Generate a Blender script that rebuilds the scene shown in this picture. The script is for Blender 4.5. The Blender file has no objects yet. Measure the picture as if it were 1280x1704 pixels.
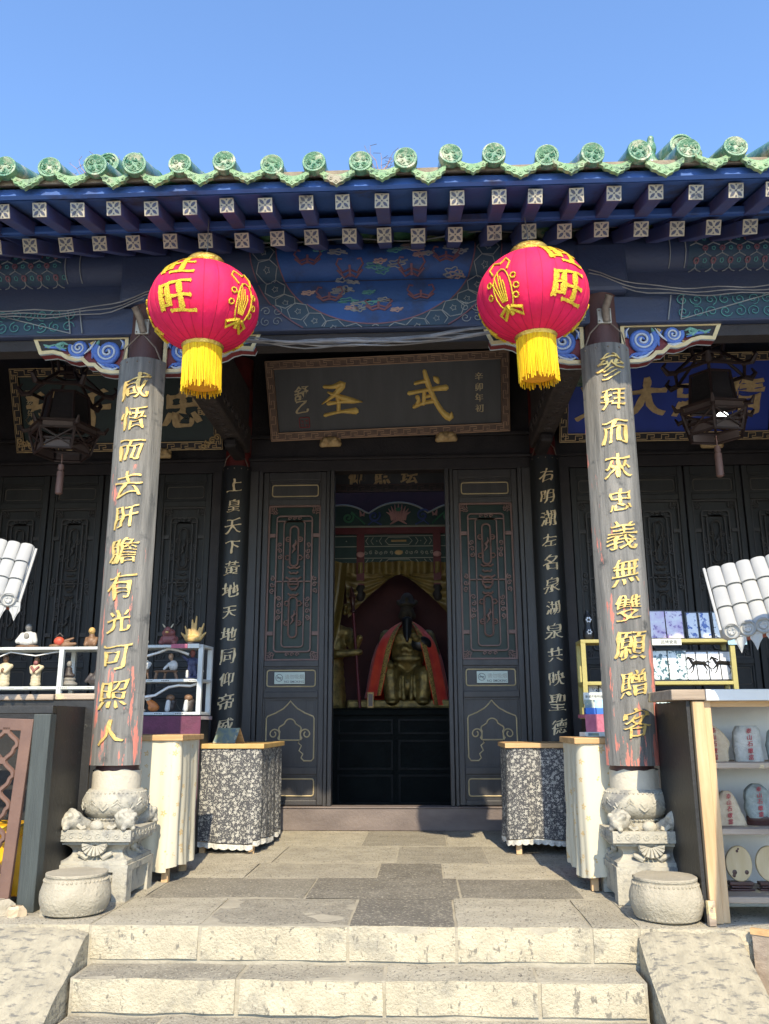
import bpy, bmesh, math, random
from math import sin, cos, pi, radians, sqrt, atan2, exp
from mathutils import Vector, Matrix, noise
random.seed(11)
S = bpy.context.scene
COL = S.collection

# ------------------------------------------------------------------ camera
yaw, pit = 0.0448, 0.2449
fwd = Vector((-sin(yaw) * cos(pit), cos(yaw) * cos(pit), sin(pit)))
rgt = Vector((cos(yaw), sin(yaw), 0)); upv = rgt.cross(fwd)
rol = -0.0031
r2 = rgt * cos(rol) + upv * sin(rol); u2 = -rgt * sin(rol) + upv * cos(rol)
cd = bpy.data.cameras.new("camera"); cam = bpy.data.objects.new("camera", cd); COL.objects.link(cam)
mw = Matrix((r2, u2, -fwd)).transposed().to_4x4(); mw.translation = Vector((0.3134, -5.2057, 0.9269))
cam.matrix_world = mw
cd.sensor_fit = 'VERTICAL'; cd.sensor_height = 36; cd.sensor_width = 36; cd.lens = 1412.1 / 1704 * 36
cd.clip_start = 0.05; cd.clip_end = 500
S.camera = cam

# ------------------------------------------------------------------ light
SUN = Vector((0.115, -1.0, 0.87))            # towards the sun, behind the camera
el = atan2(SUN.z, sqrt(SUN.x ** 2 + SUN.y ** 2)); az = atan2(SUN.x, SUN.y)
w = bpy.data.worlds.new("World"); S.world = w; w.use_nodes = True
nt = w.node_tree; nt.nodes.clear()
sky = nt.nodes.new('ShaderNodeTexSky'); sky.sky_type = 'NISHITA'; sky.sun_disc = False
sky.sun_elevation = el; sky.sun_rotation = az; sky.altitude = 100; sky.air_density = 1.05; sky.dust_density = 0.5; sky.ozone_density = 6.0
bg = nt.nodes.new('ShaderNodeBackground'); bg.inputs[1].default_value = 0.15
out = nt.nodes.new('ShaderNodeOutputWorld')
nt.links.new(sky.outputs[0], bg.inputs[0]); nt.links.new(bg.outputs[0], out.inputs[0])
ld = bpy.data.lights.new("sun", 'SUN'); ld.energy = 2.75; ld.angle = radians(0.53); ld.color = (1.0, 0.865, 0.64)
lo = bpy.data.objects.new("sun", ld); COL.objects.link(lo); lo.location = SUN * 20
lo.rotation_euler = (-SUN).to_track_quat('-Z', 'Y').to_euler()
S.view_settings.view_transform = 'Standard'; S.view_settings.look = 'None'
S.view_settings.exposure = 1.3; S.view_settings.gamma = 1.0
S.cycles.max_bounces = 10; S.cycles.diffuse_bounces = 5; S.cycles.caustics_reflective = False

# ------------------------------------------------------------------ materials
MATS = {}
def M(name, c1, c2=None, rough=.6, metal=0.0, scale=6., stretch=(1, 1, 1), bump=.15, bscale=40., detail=6.,
      c3=None, s3=5., t3=.6, st3=(1, 1, 1), w3=.04, grad3=0., coat=0., tone=None, emis=None, bstretch=(1, 1, 1), c4=None, s4=2., t4=.6, sheen=0., lo_=.35, hi_=.65):
    if name in MATS: return MATS[name]
    m = bpy.data.materials.new(name); m.use_nodes = True; MATS[name] = m
    n = m.node_tree.nodes; L = m.node_tree.links; bs = n['Principled BSDF']
    tc = n.new('ShaderNodeTexCoord'); oi = n.new('ShaderNodeObjectInfo')
    ad = n.new('ShaderNodeVectorMath'); ad.operation = 'MULTIPLY_ADD'
    cb = n.new('ShaderNodeCombineXYZ')
    for i in range(3): L.new(oi.outputs['Random'], cb.inputs[i])
    L.new(cb.outputs[0], ad.inputs[0]); ad.inputs[1].default_value = (7, 11, 5); L.new(tc.outputs['Object'], ad.inputs[2])
    def nz(sc, st, det=6., ro=.6):
        mp = n.new('ShaderNodeMapping'); mp.inputs['Scale'].default_value = st; L.new(ad.outputs[0], mp.inputs[0])
        t = n.new('ShaderNodeTexNoise'); t.inputs['Scale'].default_value = sc; t.inputs['Detail'].default_value = det; t.inputs['Roughness'].default_value = ro
        L.new(mp.outputs[0], t.inputs['Vector']); return t
    def ramp(src, a, b, ca, cb_):
        r = n.new('ShaderNodeValToRGB'); r.color_ramp.elements[0].position = a; r.color_ramp.elements[1].position = b
        r.color_ramp.elements[0].color = (*ca, 1); r.color_ramp.elements[1].color = (*cb_, 1); L.new(src, r.inputs[0]); return r
    def mix(f, a, b, mode='MIX'):
        x = n.new('ShaderNodeMix'); x.data_type = 'RGBA'; x.blend_type = mode
        if isinstance(f, float): x.inputs[0].default_value = f
        else: L.new(f, x.inputs[0])
        for k, s in ((6, a), (7, b)):
            if isinstance(s, tuple): x.inputs[k].default_value = (*s, 1)
            else: L.new(s, x.inputs[k])
        return x.outputs[2]
    c2 = c2 or tuple(x * .75 for x in c1)
    cur = ramp(nz(scale, stretch, detail).outputs['Fac'], lo_, hi_, c1, c2).outputs[0]
    if tone:
        at = n.new('ShaderNodeAttribute'); at.attribute_name = 'tone'
        cur = mix(at.outputs['Fac'], cur, mix(1.0, cur, tone, 'MULTIPLY'))
    if c4:
        f = ramp(nz(s4, (1, 1, 1), 8).outputs['Fac'], t4 - .06, t4 + .06, (0, 0, 0), (1, 1, 1)).outputs[0]
        cur = mix(f, cur, c4)
    if c3:
        src = nz(s3, st3, 8, .65).outputs['Fac']
        if grad3:
            sx = n.new('ShaderNodeSeparateXYZ'); L.new(tc.outputs['Object'], sx.inputs[0])
            mm = n.new('ShaderNodeMath'); mm.operation = 'MULTIPLY_ADD'; mm.inputs[1].default_value = -grad3; L.new(sx.outputs[2], mm.inputs[0]); L.new(src, mm.inputs[2]); src = mm.outputs[0]
        f = ramp(src, t3 - w3 / 2, t3 + w3 / 2, (0, 0, 0), (1, 1, 1)).outputs[0]
        cur = mix(f, cur, c3)
    L.new(cur, bs.inputs['Base Color'])
    bs.inputs['Roughness'].default_value = rough; bs.inputs['Metallic'].default_value = metal
    if coat: bs.inputs['Coat Weight'].default_value = coat; bs.inputs['Coat Roughness'].default_value = .08
    if sheen: bs.inputs['Sheen Weight'].default_value = sheen
    if bump:
        b = n.new('ShaderNodeBump'); b.inputs['Strength'].default_value = bump; b.inputs['Distance'].default_value = .02
        L.new(nz(bscale, bstretch, 8).outputs['Fac'], b.inputs['Height']); L.new(b.outputs[0], bs.inputs['Normal'])
    if emis: bs.inputs['Emission Color'].default_value = (*emis[0], 1); bs.inputs['Emission Strength'].default_value = emis[1]
    return m

def flower_mat(name, base, petal, sc, keep, small=None, sc2=30.):
    """printed cloth: five petalled flowers scattered on UV (metres)"""
    m = bpy.data.materials.new(name); m.use_nodes = True; MATS[name] = m
    n = m.node_tree.nodes; L = m.node_tree.links; bs = n['Principled BSDF']
    uv = n.new('ShaderNodeUVMap')
    def mth(op, a, b=None, c=None):
        x = n.new('ShaderNodeMath'); x.operation = op
        for i, s in enumerate((a, b, c)):
            if s is None: continue
            if isinstance(s, (int, float)): x.inputs[i].default_value = s
            else: L.new(s, x.inputs[i])
        return x.outputs[0]
    def layer(sc, npet, a, b, keep):
        vs = n.new('ShaderNodeVectorMath'); vs.operation = 'SCALE'; vs.inputs['Scale'].default_value = sc; L.new(uv.outputs[0], vs.inputs[0])
        vo = n.new('ShaderNodeTexVoronoi'); vo.voronoi_dimensions = '2D'; vo.inputs['Scale'].default_value = 1; vo.inputs['Randomness'].default_value = .85; L.new(vs.outputs[0], vo.inputs['Vector'])
        df = n.new('ShaderNodeVectorMath'); df.operation = 'SUBTRACT'; L.new(vs.outputs[0], df.inputs[0]); L.new(vo.outputs['Position'], df.inputs[1])
        sp = n.new('ShaderNodeSeparateXYZ'); L.new(df.outputs[0], sp.inputs[0])
        cs = n.new('ShaderNodeSeparateColor'); L.new(vo.outputs['Color'], cs.inputs[0])
        an = mth('ADD', mth('MULTIPLY', mth('ARCTAN2', sp.outputs[1], sp.outputs[0]), npet), mth('MULTIPLY', cs.outputs[0], 6.28))
        rad = mth('MULTIPLY', mth('MULTIPLY_ADD', mth('COSINE', an), b, a), mth('MULTIPLY_ADD', cs.outputs[1], .5, .6))
        d = vo.outputs['Distance']
        fl = mth('LESS_THAN', d, rad)
        fl = mth('MULTIPLY', fl, mth('GREATER_THAN', d, .07))
        return mth('MULTIPLY', fl, mth('LESS_THAN', cs.outputs[2], keep))
    f = layer(sc, 5, .30, .12, keep)
    if small:
        f2 = layer(sc2, 2, .22, .2, small); f = mth('MAXIMUM', f, f2)
        f3 = layer(sc2 * 1.7, 3, .2, .15, small); f = mth('MAXIMUM', f, f3)
    nzt = n.new('ShaderNodeTexNoise'); nzt.inputs['Scale'].default_value = 60; L.new(uv.outputs[0], nzt.inputs['Vector'])
    mx = n.new('ShaderNodeMix'); mx.data_type = 'RGBA'; L.new(f, mx.inputs[0]); mx.inputs[6].default_value = (*base, 1); mx.inputs[7].default_value = (*petal, 1)
    m2 = n.new('ShaderNodeMix'); m2.data_type = 'RGBA'; m2.blend_type = 'MULTIPLY'; m2.inputs[0].default_value = .5; L.new(mx.outputs[2], m2.inputs[6]); L.new(nzt.outputs['Color'], m2.inputs[7])
    L.new(mx.outputs[2], bs.inputs['Base Color']); bs.inputs['Roughness'].default_value = .85
    return m

STONE_TOP = M('paving_stone', (.40, .36, .275), (.54, .49, .375), .85, scale=6, bump=.9, bscale=85, bstretch=(1, .5, 1), tone=(.36, .36, .38), c4=(.47, .43, .33), s4=75, t4=.60, c3=(.13, .12, .10), s3=85, t3=.60, st3=(.8, .45, 1), w3=.05)
RISER = M('limewashed_riser', (.54, .48, .345), (.42, .37, .265), .9, scale=9, bump=.7, bscale=75, c3=(.22, .20, .155), s3=34, t3=.605, st3=(1, 1, .55), w3=.05, c4=(.33, .30, .23), s4=5, t4=.60)
MORTAR = M('mortar', (.42, .38, .29), (.32, .29, .225), .95, bump=.5)
RAMP = M('cheek_stone_rough', (.41, .365, .265), (.30, .27, .20), .9, scale=14, stretch=(1.2, .8, 1), bump=.8, bscale=28, bstretch=(2, .5, 1), c3=(.17, .16, .135), s3=38, t3=.575, st3=(.45, 1.2, 1), w3=.10)
GROUND = M('courtyard_stone', (.36, .34, .30), (.28, .265, .23), .9, scale=2)
PEDS = M('carved_pale_stone', (.47, .435, .345), (.36, .345, .29), .8, scale=8, bump=.35, bscale=70, c3=(.22, .215, .195), s3=11, t3=.575, w3=.12)
DRUMS = M('worn_stool_stone', (.42, .375, .285), (.34, .305, .23), .9, scale=7, bump=.6, bscale=60)
WHITEPAINT = M('cracked_white_paint', (.58, .53, .42), (.48, .43, .34), .8, bump=.3, c3=(.3, .26, .2), s3=9, t3=.68)
COUP = M('weathered_couplet_board', (.095, .095, .09), (.235, .225, .205), .75, scale=9, stretch=(3, 3, .22), lo_=.32, hi_=.68, bump=.4, bscale=50, bstretch=(3, 3, .2),
         c3=(.60, .20, .15), s3=7, t3=.555, st3=(2.6, 2.6, .40), w3=.02, grad3=.050, c4=(.07, .072, .07), s4=10, t4=.64)
COUPD = M('black_lacquer_board', (.012, .013, .014), (.02, .021, .022), .45, scale=5, stretch=(3, 3, .3), bump=.1)
COLW = M('brown_red_column', (.10, .045, .04), (.07, .03, .028), .6, scale=5, stretch=(3, 3, .3), bump=.2)
COLR = M('dark_red_column', (.16, .02, .016), (.1, .014, .012), .5, bump=.1)
GOLD = M('gilt_lettering', (.76, .55, .19), (.56, .38, .11), .42, metal=.35, scale=20, bump=.2, bscale=60)
GOLDB = M('bright_gilt_relief', (.92, .66, .20), (.74, .48, .12), .4, scale=14, bump=.2)
GOLDW = M('pale_gilt_lettering', (.88, .72, .46), (.66, .50, .28), .5, scale=20, bump=.2)
GOLDD = M('dull_gilt_lettering', (.62, .45, .22), (.46, .31, .15), .5, metal=.2, scale=20, bump=.2)
GILTLINE = M('pale_gilt_line', (.56, .45, .26), (.42, .34, .2), .5, metal=.2, bump=.1)
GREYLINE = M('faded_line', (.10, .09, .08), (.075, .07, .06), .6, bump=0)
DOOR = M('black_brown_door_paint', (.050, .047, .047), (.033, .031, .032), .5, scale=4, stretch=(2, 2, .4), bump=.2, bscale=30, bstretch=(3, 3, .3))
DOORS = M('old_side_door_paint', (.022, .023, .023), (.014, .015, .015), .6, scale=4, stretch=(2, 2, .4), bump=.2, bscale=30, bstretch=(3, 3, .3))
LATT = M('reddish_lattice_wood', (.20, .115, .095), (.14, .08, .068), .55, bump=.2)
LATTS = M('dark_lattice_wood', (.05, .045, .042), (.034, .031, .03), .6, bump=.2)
GLASSD = M('dusty_dark_glass', (.012, .026, .024), (.03, .045, .038), .32, scale=3, bump=.03, bscale=3)
GLASSD.node_tree.nodes['Principled BSDF'].inputs['Specular IOR Level'].default_value = .25
THRESH = M('worn_plum_threshold', (.185, .15, .135), (.125, .10, .092), .65, scale=6, stretch=(.4, 1, 1), bump=.25, c3=(.4, .36, .3), s3=8, t3=.68)
DARKW = M('soot_dark_wood', (.03, .024, .024), (.018, .015, .016), .65, bump=.25)
BEAMD = M('carved_dark_beam', (.075, .06, .055), (.04, .033, .032), .65, scale=12, bump=.5, bscale=25)
EAVEB = M('hazy_blue_eave_board', (.036, .105, .34), (.042, .098, .28), .75, scale=4, stretch=(.5, 2, 2), bump=.2, c4=(.035, .045, .10), s4=3, t4=.6)  # blue paint, with the bluish haze under the eaves mixed into its colour
RAFT = M('hazy_rafter_paint', (.062, .064, .15), (.042, .068, .22), .75, scale=5, bump=.2)  # purple-brown paint shifted bluer and lighter to carry the haze
PLATEW = M('rafter_end_white', (.47, .425, .33), (.34, .31, .25), .75, scale=9, bump=.15, c3=(.14, .13, .14), s3=14, t3=.62, w3=.1)
PLATED = M('rafter_end_petal', (.05, .06, .12), (.08, .08, .09), .6, scale=14, bump=0)
TILEG = M('green_glazed_tile', (.035, .155, .085), (.13, .26, .13), .30, scale=16, bump=.5, bscale=45, coat=.35, c3=(.40, .42, .28), s3=11, t3=.57, w3=.12)
TILEL = M('pale_green_glazed_drip', (.15, .30, .13), (.28, .38, .19), .32, scale=20, bump=.7, bscale=50, coat=.35, c3=(.07, .13, .07), s3=16, t3=.59, w3=.08, c4=(.30, .26, .17), s4=7, t4=.62)
TILEB = M('bare_tile_body', (.30, .24, .17), (.2, .16, .12), .85, scale=12, bump=.4)
RED = M('crimson_lantern_cloth', (.78, .005, .090), (.62, .004, .060), .8, scale=9, stretch=(1, 1, .5), bump=.25, bscale=26, bstretch=(1, 1, .4))
RIBB = M('lantern_seam', (.50, .004, .06), (.42, .004, .05), .7, bump=0)
GOLDF = M('gold_foil_cap', (.85, .62, .16), (.7, .48, .1), .28, metal=.8, scale=14, bump=.6, bscale=40)
GLIT = M('gold_glitter', (.85, .62, .05), (.62, .42, .02), .4, metal=.35, scale=160, bump=.6, bscale=200, lo_=.42, hi_=.58)
FRNG = M('yellow_fringe', (.92, .66, .005), (.66, .34, .004), .75, scale=90, stretch=(1, 1, .02), bump=.3, bscale=90, bstretch=(1, 1, .02))
FRNGI = M('orange_fringe_lining', (.85, .38, .01), (.7, .28, .01), .8, scale=60, stretch=(1, 1, .05), bump=.1)
CABLE = M('grey_cable', (.24, .24, .25), (.12, .12, .13), .45, bump=0)
CABLEW = M('white_cable', (.8, .8, .78), None, .4, bump=0)
IRON = M('rusty_iron', (.30, .25, .20), (.18, .14, .11), .6, metal=.5, scale=20)
STEEL = M('pale_metal_plate', (.5, .47, .4), (.38, .35, .3), .5, metal=.4, scale=20)
WHITE = M('white_paint', (.78, .77, .73), (.70, .69, .66), .5, scale=4, bump=.1)
WHITEF = M('white_shelf_metal', (.62, .66, .66), (.5, .53, .53), .4, bump=.05)
PLAST = M('white_plastic_tile', (.42, .42, .40), (.35, .355, .35), .45, scale=4, bump=.06)
PINE = M('raw_pine_board', (.62, .40, .19), (.45, .26, .11), .65, scale=4, stretch=(.5, 6, 6), bump=.2, bscale=12, bstretch=(.4, 6, 6))
PINEV = M('raw_pine_post', (.62, .43, .24), (.46, .29, .14), .65, scale=4, stretch=(6, 6, .5), bump=.2, bscale=12, bstretch=(6, 6, .4))
OLDPL = M('old_grey_plank', (.40, .32, .24), (.26, .2, .15), .75, scale=4, stretch=(.5, 6, 6), bump=.3, bscale=12, bstretch=(.4, 6, 6), c3=(.75, .6, .3), s3=3, t3=.62)
DARKP = M('black_stall_board', (.013, .013, .013), (.022, .021, .019), .5, scale=3, bump=.15, c3=(.07, .07, .06), s3=14, t3=.66)
DARKG = M('dark_grey_green_post', (.055, .066, .062), (.04, .048, .046), .6, scale=10, stretch=(3, 3, .3), bump=.3, bstretch=(3, 3, .2))
LATB = M('brown_plastic_lattice', (.16, .088, .06), (.12, .066, .048), .5, scale=5, bump=.1)
YELP = M('yellow_crate_plastic', (.90, .48, .01), (.8, .4, .01), .4, bump=.05)
ORW = M('orange_crate_wood', (.50, .22, .05), (.4, .16, .03), .6, bump=.2)
PURP = M('purple_velvet_cloth', (.15, .03, .075), (.10, .02, .05), .7, scale=10, bump=.3, sheen=.6)
PINKC = M('pink_counter_cloth', (.52, .17, .24), (.38, .1, .16), .8, scale=14, bump=.3)
BAMB = M('yellow_green_shelf_wood', (.42, .37, .13), (.34, .30, .10), .5, scale=5, bump=.1)
PORC = M('white_porcelain', (.74, .76, .78), (.68, .71, .75), .15, bump=.02, coat=.4)
INK = M('porcelain_ink_wash', (.74, .77, .78), (.68, .72, .74), .15, scale=10, bump=0, c3=(.05, .06, .09), s3=22, t3=.575, w3=.05, coat=.4)
INKB = M('porcelain_blue_wash', (.72, .76, .82), (.64, .7, .8), .15, scale=10, bump=0, c3=(.06, .12, .40), s3=22, t3=.54, w3=.06, coat=.4)
INKP = M('porcelain_violet_wash', (.74, .74, .80), (.55, .42, .66), .15, scale=12, bump=0, c3=(.20, .12, .34), s3=24, t3=.57, w3=.05, coat=.4)
INKG = M('porcelain_green_wash', (.70, .76, .76), (.56, .68, .68), .15, scale=12, bump=0, c3=(.03, .08, .08), s3=24, t3=.54, w3=.05, coat=.4)
BLACK = M('black_lacquer', (.012, .012, .013), (.018, .018, .02), .35, bump=.05)
STONEY = M('yellow_scholar_stone', (.62, .50, .34), (.5, .38, .25), .7, scale=12, bump=.5)
STONEG = M('grey_scholar_stone', (.56, .54, .48), (.40, .40, .36), .7, scale=14, bump=.6)
STONED = M('green_grey_scholar_stone', (.20, .23, .21), (.32, .35, .32), .6, scale=26, bump=.5)
STONEB = M('blue_grey_rough_stone', (.38, .45, .46), (.28, .34, .35), .7, scale=20, bump=.6)
AGATE = M('amber_wood_slice', (.58, .46, .28), (.48, .36, .19), .4, scale=6, stretch=(3, 1, .6), bump=.05, c3=(.30, .17, .05), s3=8, t3=.66)
STANDW = M('dark_rosewood', (.07, .025, .02), (.045, .018, .015), .35, bump=.1)
REDINK = M('red_ink', (.48, .06, .07), (.38, .05, .06), .6, bump=0)
BLUEB = M('blue_plaque_ground', (.010, .045, .38), (.009, .038, .30), .55, scale=3, bump=.1)
GREENB = M('dark_green_plaque_ground', (.010, .028, .024), (.008, .02, .018), .5, bump=.1)
BLACKB = M('black_plaque_ground', (.052, .052, .053), (.036, .036, .037), .42, scale=4, stretch=(2, 1, .4), bump=.1)
FRAMEB = M('carved_brown_frame', (.15, .09, .06), (.10, .06, .045), .55, scale=20, bump=.2)
COPPER = M('copper_line', (.40, .25, .15), (.3, .18, .11), .45, metal=.4, bump=0)
SEAL = M('red_seal', (.26, .03, .03), (.2, .02, .02), .6, bump=.2)
ROSEW = M('dark_palace_lantern_wood', (.035, .018, .016), (.025, .014, .013), .55, bump=.15)
PANEW = M('palace_lantern_pane', (.12, .09, .085), (.08, .06, .056), .4, bump=0)
BULB = M('lit_bulb', (.9, .9, .9), None, .4, bump=0, emis=((1, .98, .94), 4))
GOLDR = M('gilded_statue_robe', (.33, .24, .075), (.13, .10, .04), .42, metal=.5, scale=14, bump=.6, bscale=24)
CAPE = M('red_silk_cape', (.95, .10, .045), (.80, .045, .03), .35, scale=8, bump=.3, bscale=12, sheen=.3, coat=.2)
CAPEE = M('cape_embroidered_border', (.10, .05, .03), (.55, .38, .1), .5, scale=60, bump=.2)
GOLDC = M('gold_silk_curtain', (.25, .18, .05), (.14, .10, .03), .45, metal=.15, scale=5, bump=.3, coat=.15)
FACE = M('dark_bronze_face', (.05, .042, .028), (.035, .028, .02), .75, bump=.1)
SHRED = M('shrine_maroon', (.15, .018, .03), (.10, .012, .02), .5, bump=.1)
TEALP = M('shrine_teal_panel', (.03, .075, .075), (.02, .055, .06), .6, bump=.1)
PALEL = M('pale_painted_line', (.42, .44, .38), (.34, .36, .32), .6, bump=0)
LOTUS = M('lotus_pink', (.62, .36, .34), (.5, .27, .27), .6, bump=0)
LEAFG = M('painted_green', (.07, .24, .15), (.05, .2, .12), .6, bump=0)
LEAFB = M('painted_blue', (.06, .10, .32), (.04, .08, .26), .6, bump=0)
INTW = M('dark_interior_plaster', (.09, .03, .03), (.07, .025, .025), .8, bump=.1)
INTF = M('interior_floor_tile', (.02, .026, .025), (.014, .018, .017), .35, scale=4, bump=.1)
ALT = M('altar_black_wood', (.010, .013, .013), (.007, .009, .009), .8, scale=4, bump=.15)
QB = M('carving_blue', (.10, .20, .55), (.07, .14, .42), .55, scale=20, bump=.2)
QW = M('carving_white_grey', (.58, .62, .66), (.42, .47, .55), .55, scale=20, bump=.2)
QG = M('carving_sea_green', (.20, .42, .34), (.12, .3, .26), .55, scale=20, bump=.2)
QR = M('carving_maroon_ground', (.20, .03, .035), (.14, .022, .025), .6, bump=.2)
QY = M('carving_cream_border', (.72, .60, .34), (.60, .47, .24), .5, scale=14, bump=.2)
QE = M('carving_pale_blue_edge', (.50, .60, .66), (.42, .52, .58), .5, bump=.1)
QO = M('carving_ochre', (.62, .42, .16), (.5, .3, .1), .55, bump=.1)
TWIG = M('dry_twig', (.34, .22, .20), (.25, .16, .14), .8, bump=0)
MOULD = M('moulding_grey', (.011, .013, .014), (.009, .010, .011), .5, bump=.1)
PAPER = M('paper_label', (.72, .74, .70), (.64, .66, .62), .6, bump=0)
SIGNP = M('mint_sign_plate', (.52, .60, .54), (.46, .54, .49), .4, bump=0)
SIGNT = M('grey_sign_print', (.13, .14, .14), None, .5, bump=0)
SIGNL = M('pale_sign_print', (.36, .38, .34), None, .5, bump=0)
CARD = M('blue_postcard', (.10, .36, .62), (.30, .5, .6), .4, scale=20, bump=0)
CARDB = M('blue_card_box', (.04, .14, .55), (.06, .2, .62), .4, scale=20, bump=0)
BOOK = M('printed_cover', (.30, .34, .22), (.12, .2, .26), .4, scale=22, bump=0, c3=(.5, .46, .3), s3=20, t3=.6)
LACE = M('white_lace_edge', (.72, .70, .62), (.45, .44, .40), .9, scale=60, bump=.5)
for _m in ('altar_black_wood', 'moulding_grey'):
    MATS[_m].node_tree.nodes['Principled BSDF'].inputs['Specular IOR Level'].default_value = .12
FLORAL = flower_mat('black_floral_cloth', (.068, .069, .074), (.47, .455, .40), 30., .66, .6, 55.)
CREAM = flower_mat('cream_print_cloth', (.62, .57, .43), (.58, .42, .20), 19., .11, .03, 30.)

# ------------------------------------------------------------------ mesh helpers
class MB:
    def __init__(s): s.v = []; s.f = []; s.m = []; s.t = []; s.u = []; s.tone = 0.; s.mi = 0
    def add(s, vs, fs, uvs=None):
        o = len(s.v); s.v += [tuple(v) for v in vs]
        for i, f in enumerate(fs):
            s.f.append([o + k for k in f]); s.m.append(s.mi); s.t.append(s.tone); s.u.append(uvs[i] if uvs else None)
        return s
    def box(s, x0, x1, y0, y1, z0, z1, T=None):
        vs = [Vector((x, y, z)) for z in (z0, z1) for y in (y0, y1) for x in (x0, x1)]
        if T: vs = [T @ v for v in vs]
        return s.add(vs, [(0, 2, 3, 1), (4, 5, 7, 6), (0, 1, 5, 4), (2, 6, 7, 3), (0, 4, 6, 2), (1, 3, 7, 5)])
    def prism(s, poly, y0, y1, T=None, side=None):
        """polygon in x,z extruded from y0 (front) to y1"""
        n = len(poly); vs = [Vector((x, y0, z)) for x, z in poly] + [Vector((x, y1, z)) for x, z in poly]
        if T: vs = [T @ v for v in vs]
        mi = s.mi; s.add(vs, [list(range(n)), list(range(2 * n - 1, n - 1, -1))])
        if side is not None: s.mi = side
        o = len(s.v) - 2 * n
        for i in range(n):
            j = (i + 1) % n; s.f.append([o + j, o + i, o + n + i, o + n + j]); s.m.append(s.mi); s.t.append(s.tone); s.u.append(None)
        s.mi = mi; return s
    def tube(s, pts, r, n=6, closed=False, cap=True, T=None):
        P = [Vector(p) for p in pts]
        if T: P = [T @ p for p in P]
        k = len(P); rr = r if isinstance(r, (list, tuple)) else [r] * k
        vs = []; ref = None
        for i, p in enumerate(P):
            a = P[(i - 1) % k] if (closed or i) else p; b = P[(i + 1) % k] if (closed or i < k - 1) else p
            t = (b - a);
            if t.length < 1e-9: t = Vector((0, 0, 1))
            t.normalize()
            if ref is None:
                ref = Vector((0, 1, 0)) if abs(t.y) < .9 else Vector((1, 0, 0))
            x = ref - t * ref.dot(t)
            if x.length < 1e-6: x = t.orthogonal()
            x.normalize(); ref = x; y = t.cross(x)
            for q in range(n):
                an = 2 * pi * q / n + pi / n; vs.append(p + (x * cos(an) + y * sin(an)) * rr[i])
        fs = []
        for i in range(k if closed else k - 1):
            for q in range(n):
                fs.append((i * n + q, i * n + (q + 1) % n, ((i + 1) % k) * n + (q + 1) % n, ((i + 1) % k) * n + q))
        if cap and not closed: fs += [list(range(n - 1, -1, -1)), [(k - 1) * n + q for q in range(n)]]
        return s.add(vs, fs)
    def lathe(s, prof, n=32, c=(0, 0, 0), T=None, a0=0., squash=1.):
        vs = []; k = len(prof)
        for r, z in prof:
            for q in range(n):
                an = 2 * pi * q / n + a0; v = Vector((c[0] + r * cos(an), c[1] + r * sin(an) * squash, c[2] + z)); vs.append(T @ v if T else v)
        fs = [(i * n + q, i * n + (q + 1) % n, (i + 1) * n + (q + 1) % n, (i + 1) * n + q) for i in range(k - 1) for q in range(n)]
        if prof[0][0] > 1e-6: fs.append(list(range(n - 1, -1, -1)))
        if prof[-1][0] > 1e-6: fs.append([(k - 1) * n + q for q in range(n)])
        return s.add(vs, fs)
    def grid(s, fn, nu, nv, closed=False, uv=None):
        vs = [fn(i / nu, j / nv) for j in range(nv + 1) for i in range(nu + 1)]
        fs = []; us = []
        for j in range(nv):
            for i in range(nu):
                a = j * (nu + 1) + i; fs.append((a, a + 1, a + nu + 2, a + nu + 1))
                if uv: us.append([uv(i / nu, j / nv), uv((i + 1) / nu, j / nv), uv((i + 1) / nu, (j + 1) / nv), uv(i / nu, (j + 1) / nv)])
        return s.add(vs, fs, us if uv else None)
    def ball(s, c, r, T=None, n=10, k=6):
        r = r if isinstance(r, (tuple, list)) else (r, r, r); vs = []; fs = []
        for i in range(k + 1):
            th = pi * i / k
            for q in range(n):
                an = 2 * pi * q / n; v = Vector((c[0] + r[0] * sin(th) * cos(an), c[1] + r[1] * sin(th) * sin(an), c[2] - r[2] * cos(th))); vs.append(T @ v if T else v)
        for i in range(k):
            for q in range(n): fs.append((i * n + q, i * n + (q + 1) % n, (i + 1) * n + (q + 1) % n, (i + 1) * n + q))
        return s.add(vs, fs)
    def text(s, st, size, depth, fn, offset=0., slx=0, sly=0, warp=0., shear=0., seed=0, bold=0., rot=0.):
        vs, fs = glyph(st, size, depth, offset, slx, sly, 1. if warp else 0., seed, bold)
        cr_, sr_ = cos(rot), sin(rot)
        o = []
        for x, y, z in vs:
            if warp:
                nv = noise.noise_vector(Vector((x / size * 2.6 + seed * 3.1, y / size * 2.6, seed * 1.7))); x += nv.x * warp * size; y += nv.y * warp * size
            y += x * shear; x += y * .06 * (1 if shear else 0)
            x, y = x * cr_ - y * sr_, x * sr_ + y * cr_
            o.append(fn(x, y, z))
        return s.add(o, fs)
    def build(s, name, mat, parent=None, smooth=None, bevel=0., weld=True):
        me = bpy.data.meshes.new(name); me.from_pydata(s.v, [], s.f)
        mats = mat if isinstance(mat, (list, tuple)) else [mat]
        for m in mats: me.materials.append(m)
        for i, p in enumerate(me.polygons): p.material_index = min(s.m[i], len(mats) - 1)
        if any(s.t):
            a = me.attributes.new('tone', 'FLOAT', 'FACE')
            for i, t in enumerate(s.t): a.data[i].value = t
        if any(u is not None for u in s.u):
            ul = me.uv_layers.new(name='UVMap')
            for p in me.polygons:
                u = s.u[p.index]
                if u:
                    for k, li in enumerate(p.loop_indices): ul.data[li].uv = u[k]
        bm = bmesh.new(); bm.from_mesh(me)
        if weld: bmesh.ops.remove_doubles(bm, verts=bm.verts, dist=1e-5)
        bmesh.ops.recalc_face_normals(bm, faces=bm.faces); bm.to_mesh(me); bm.free()
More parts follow.
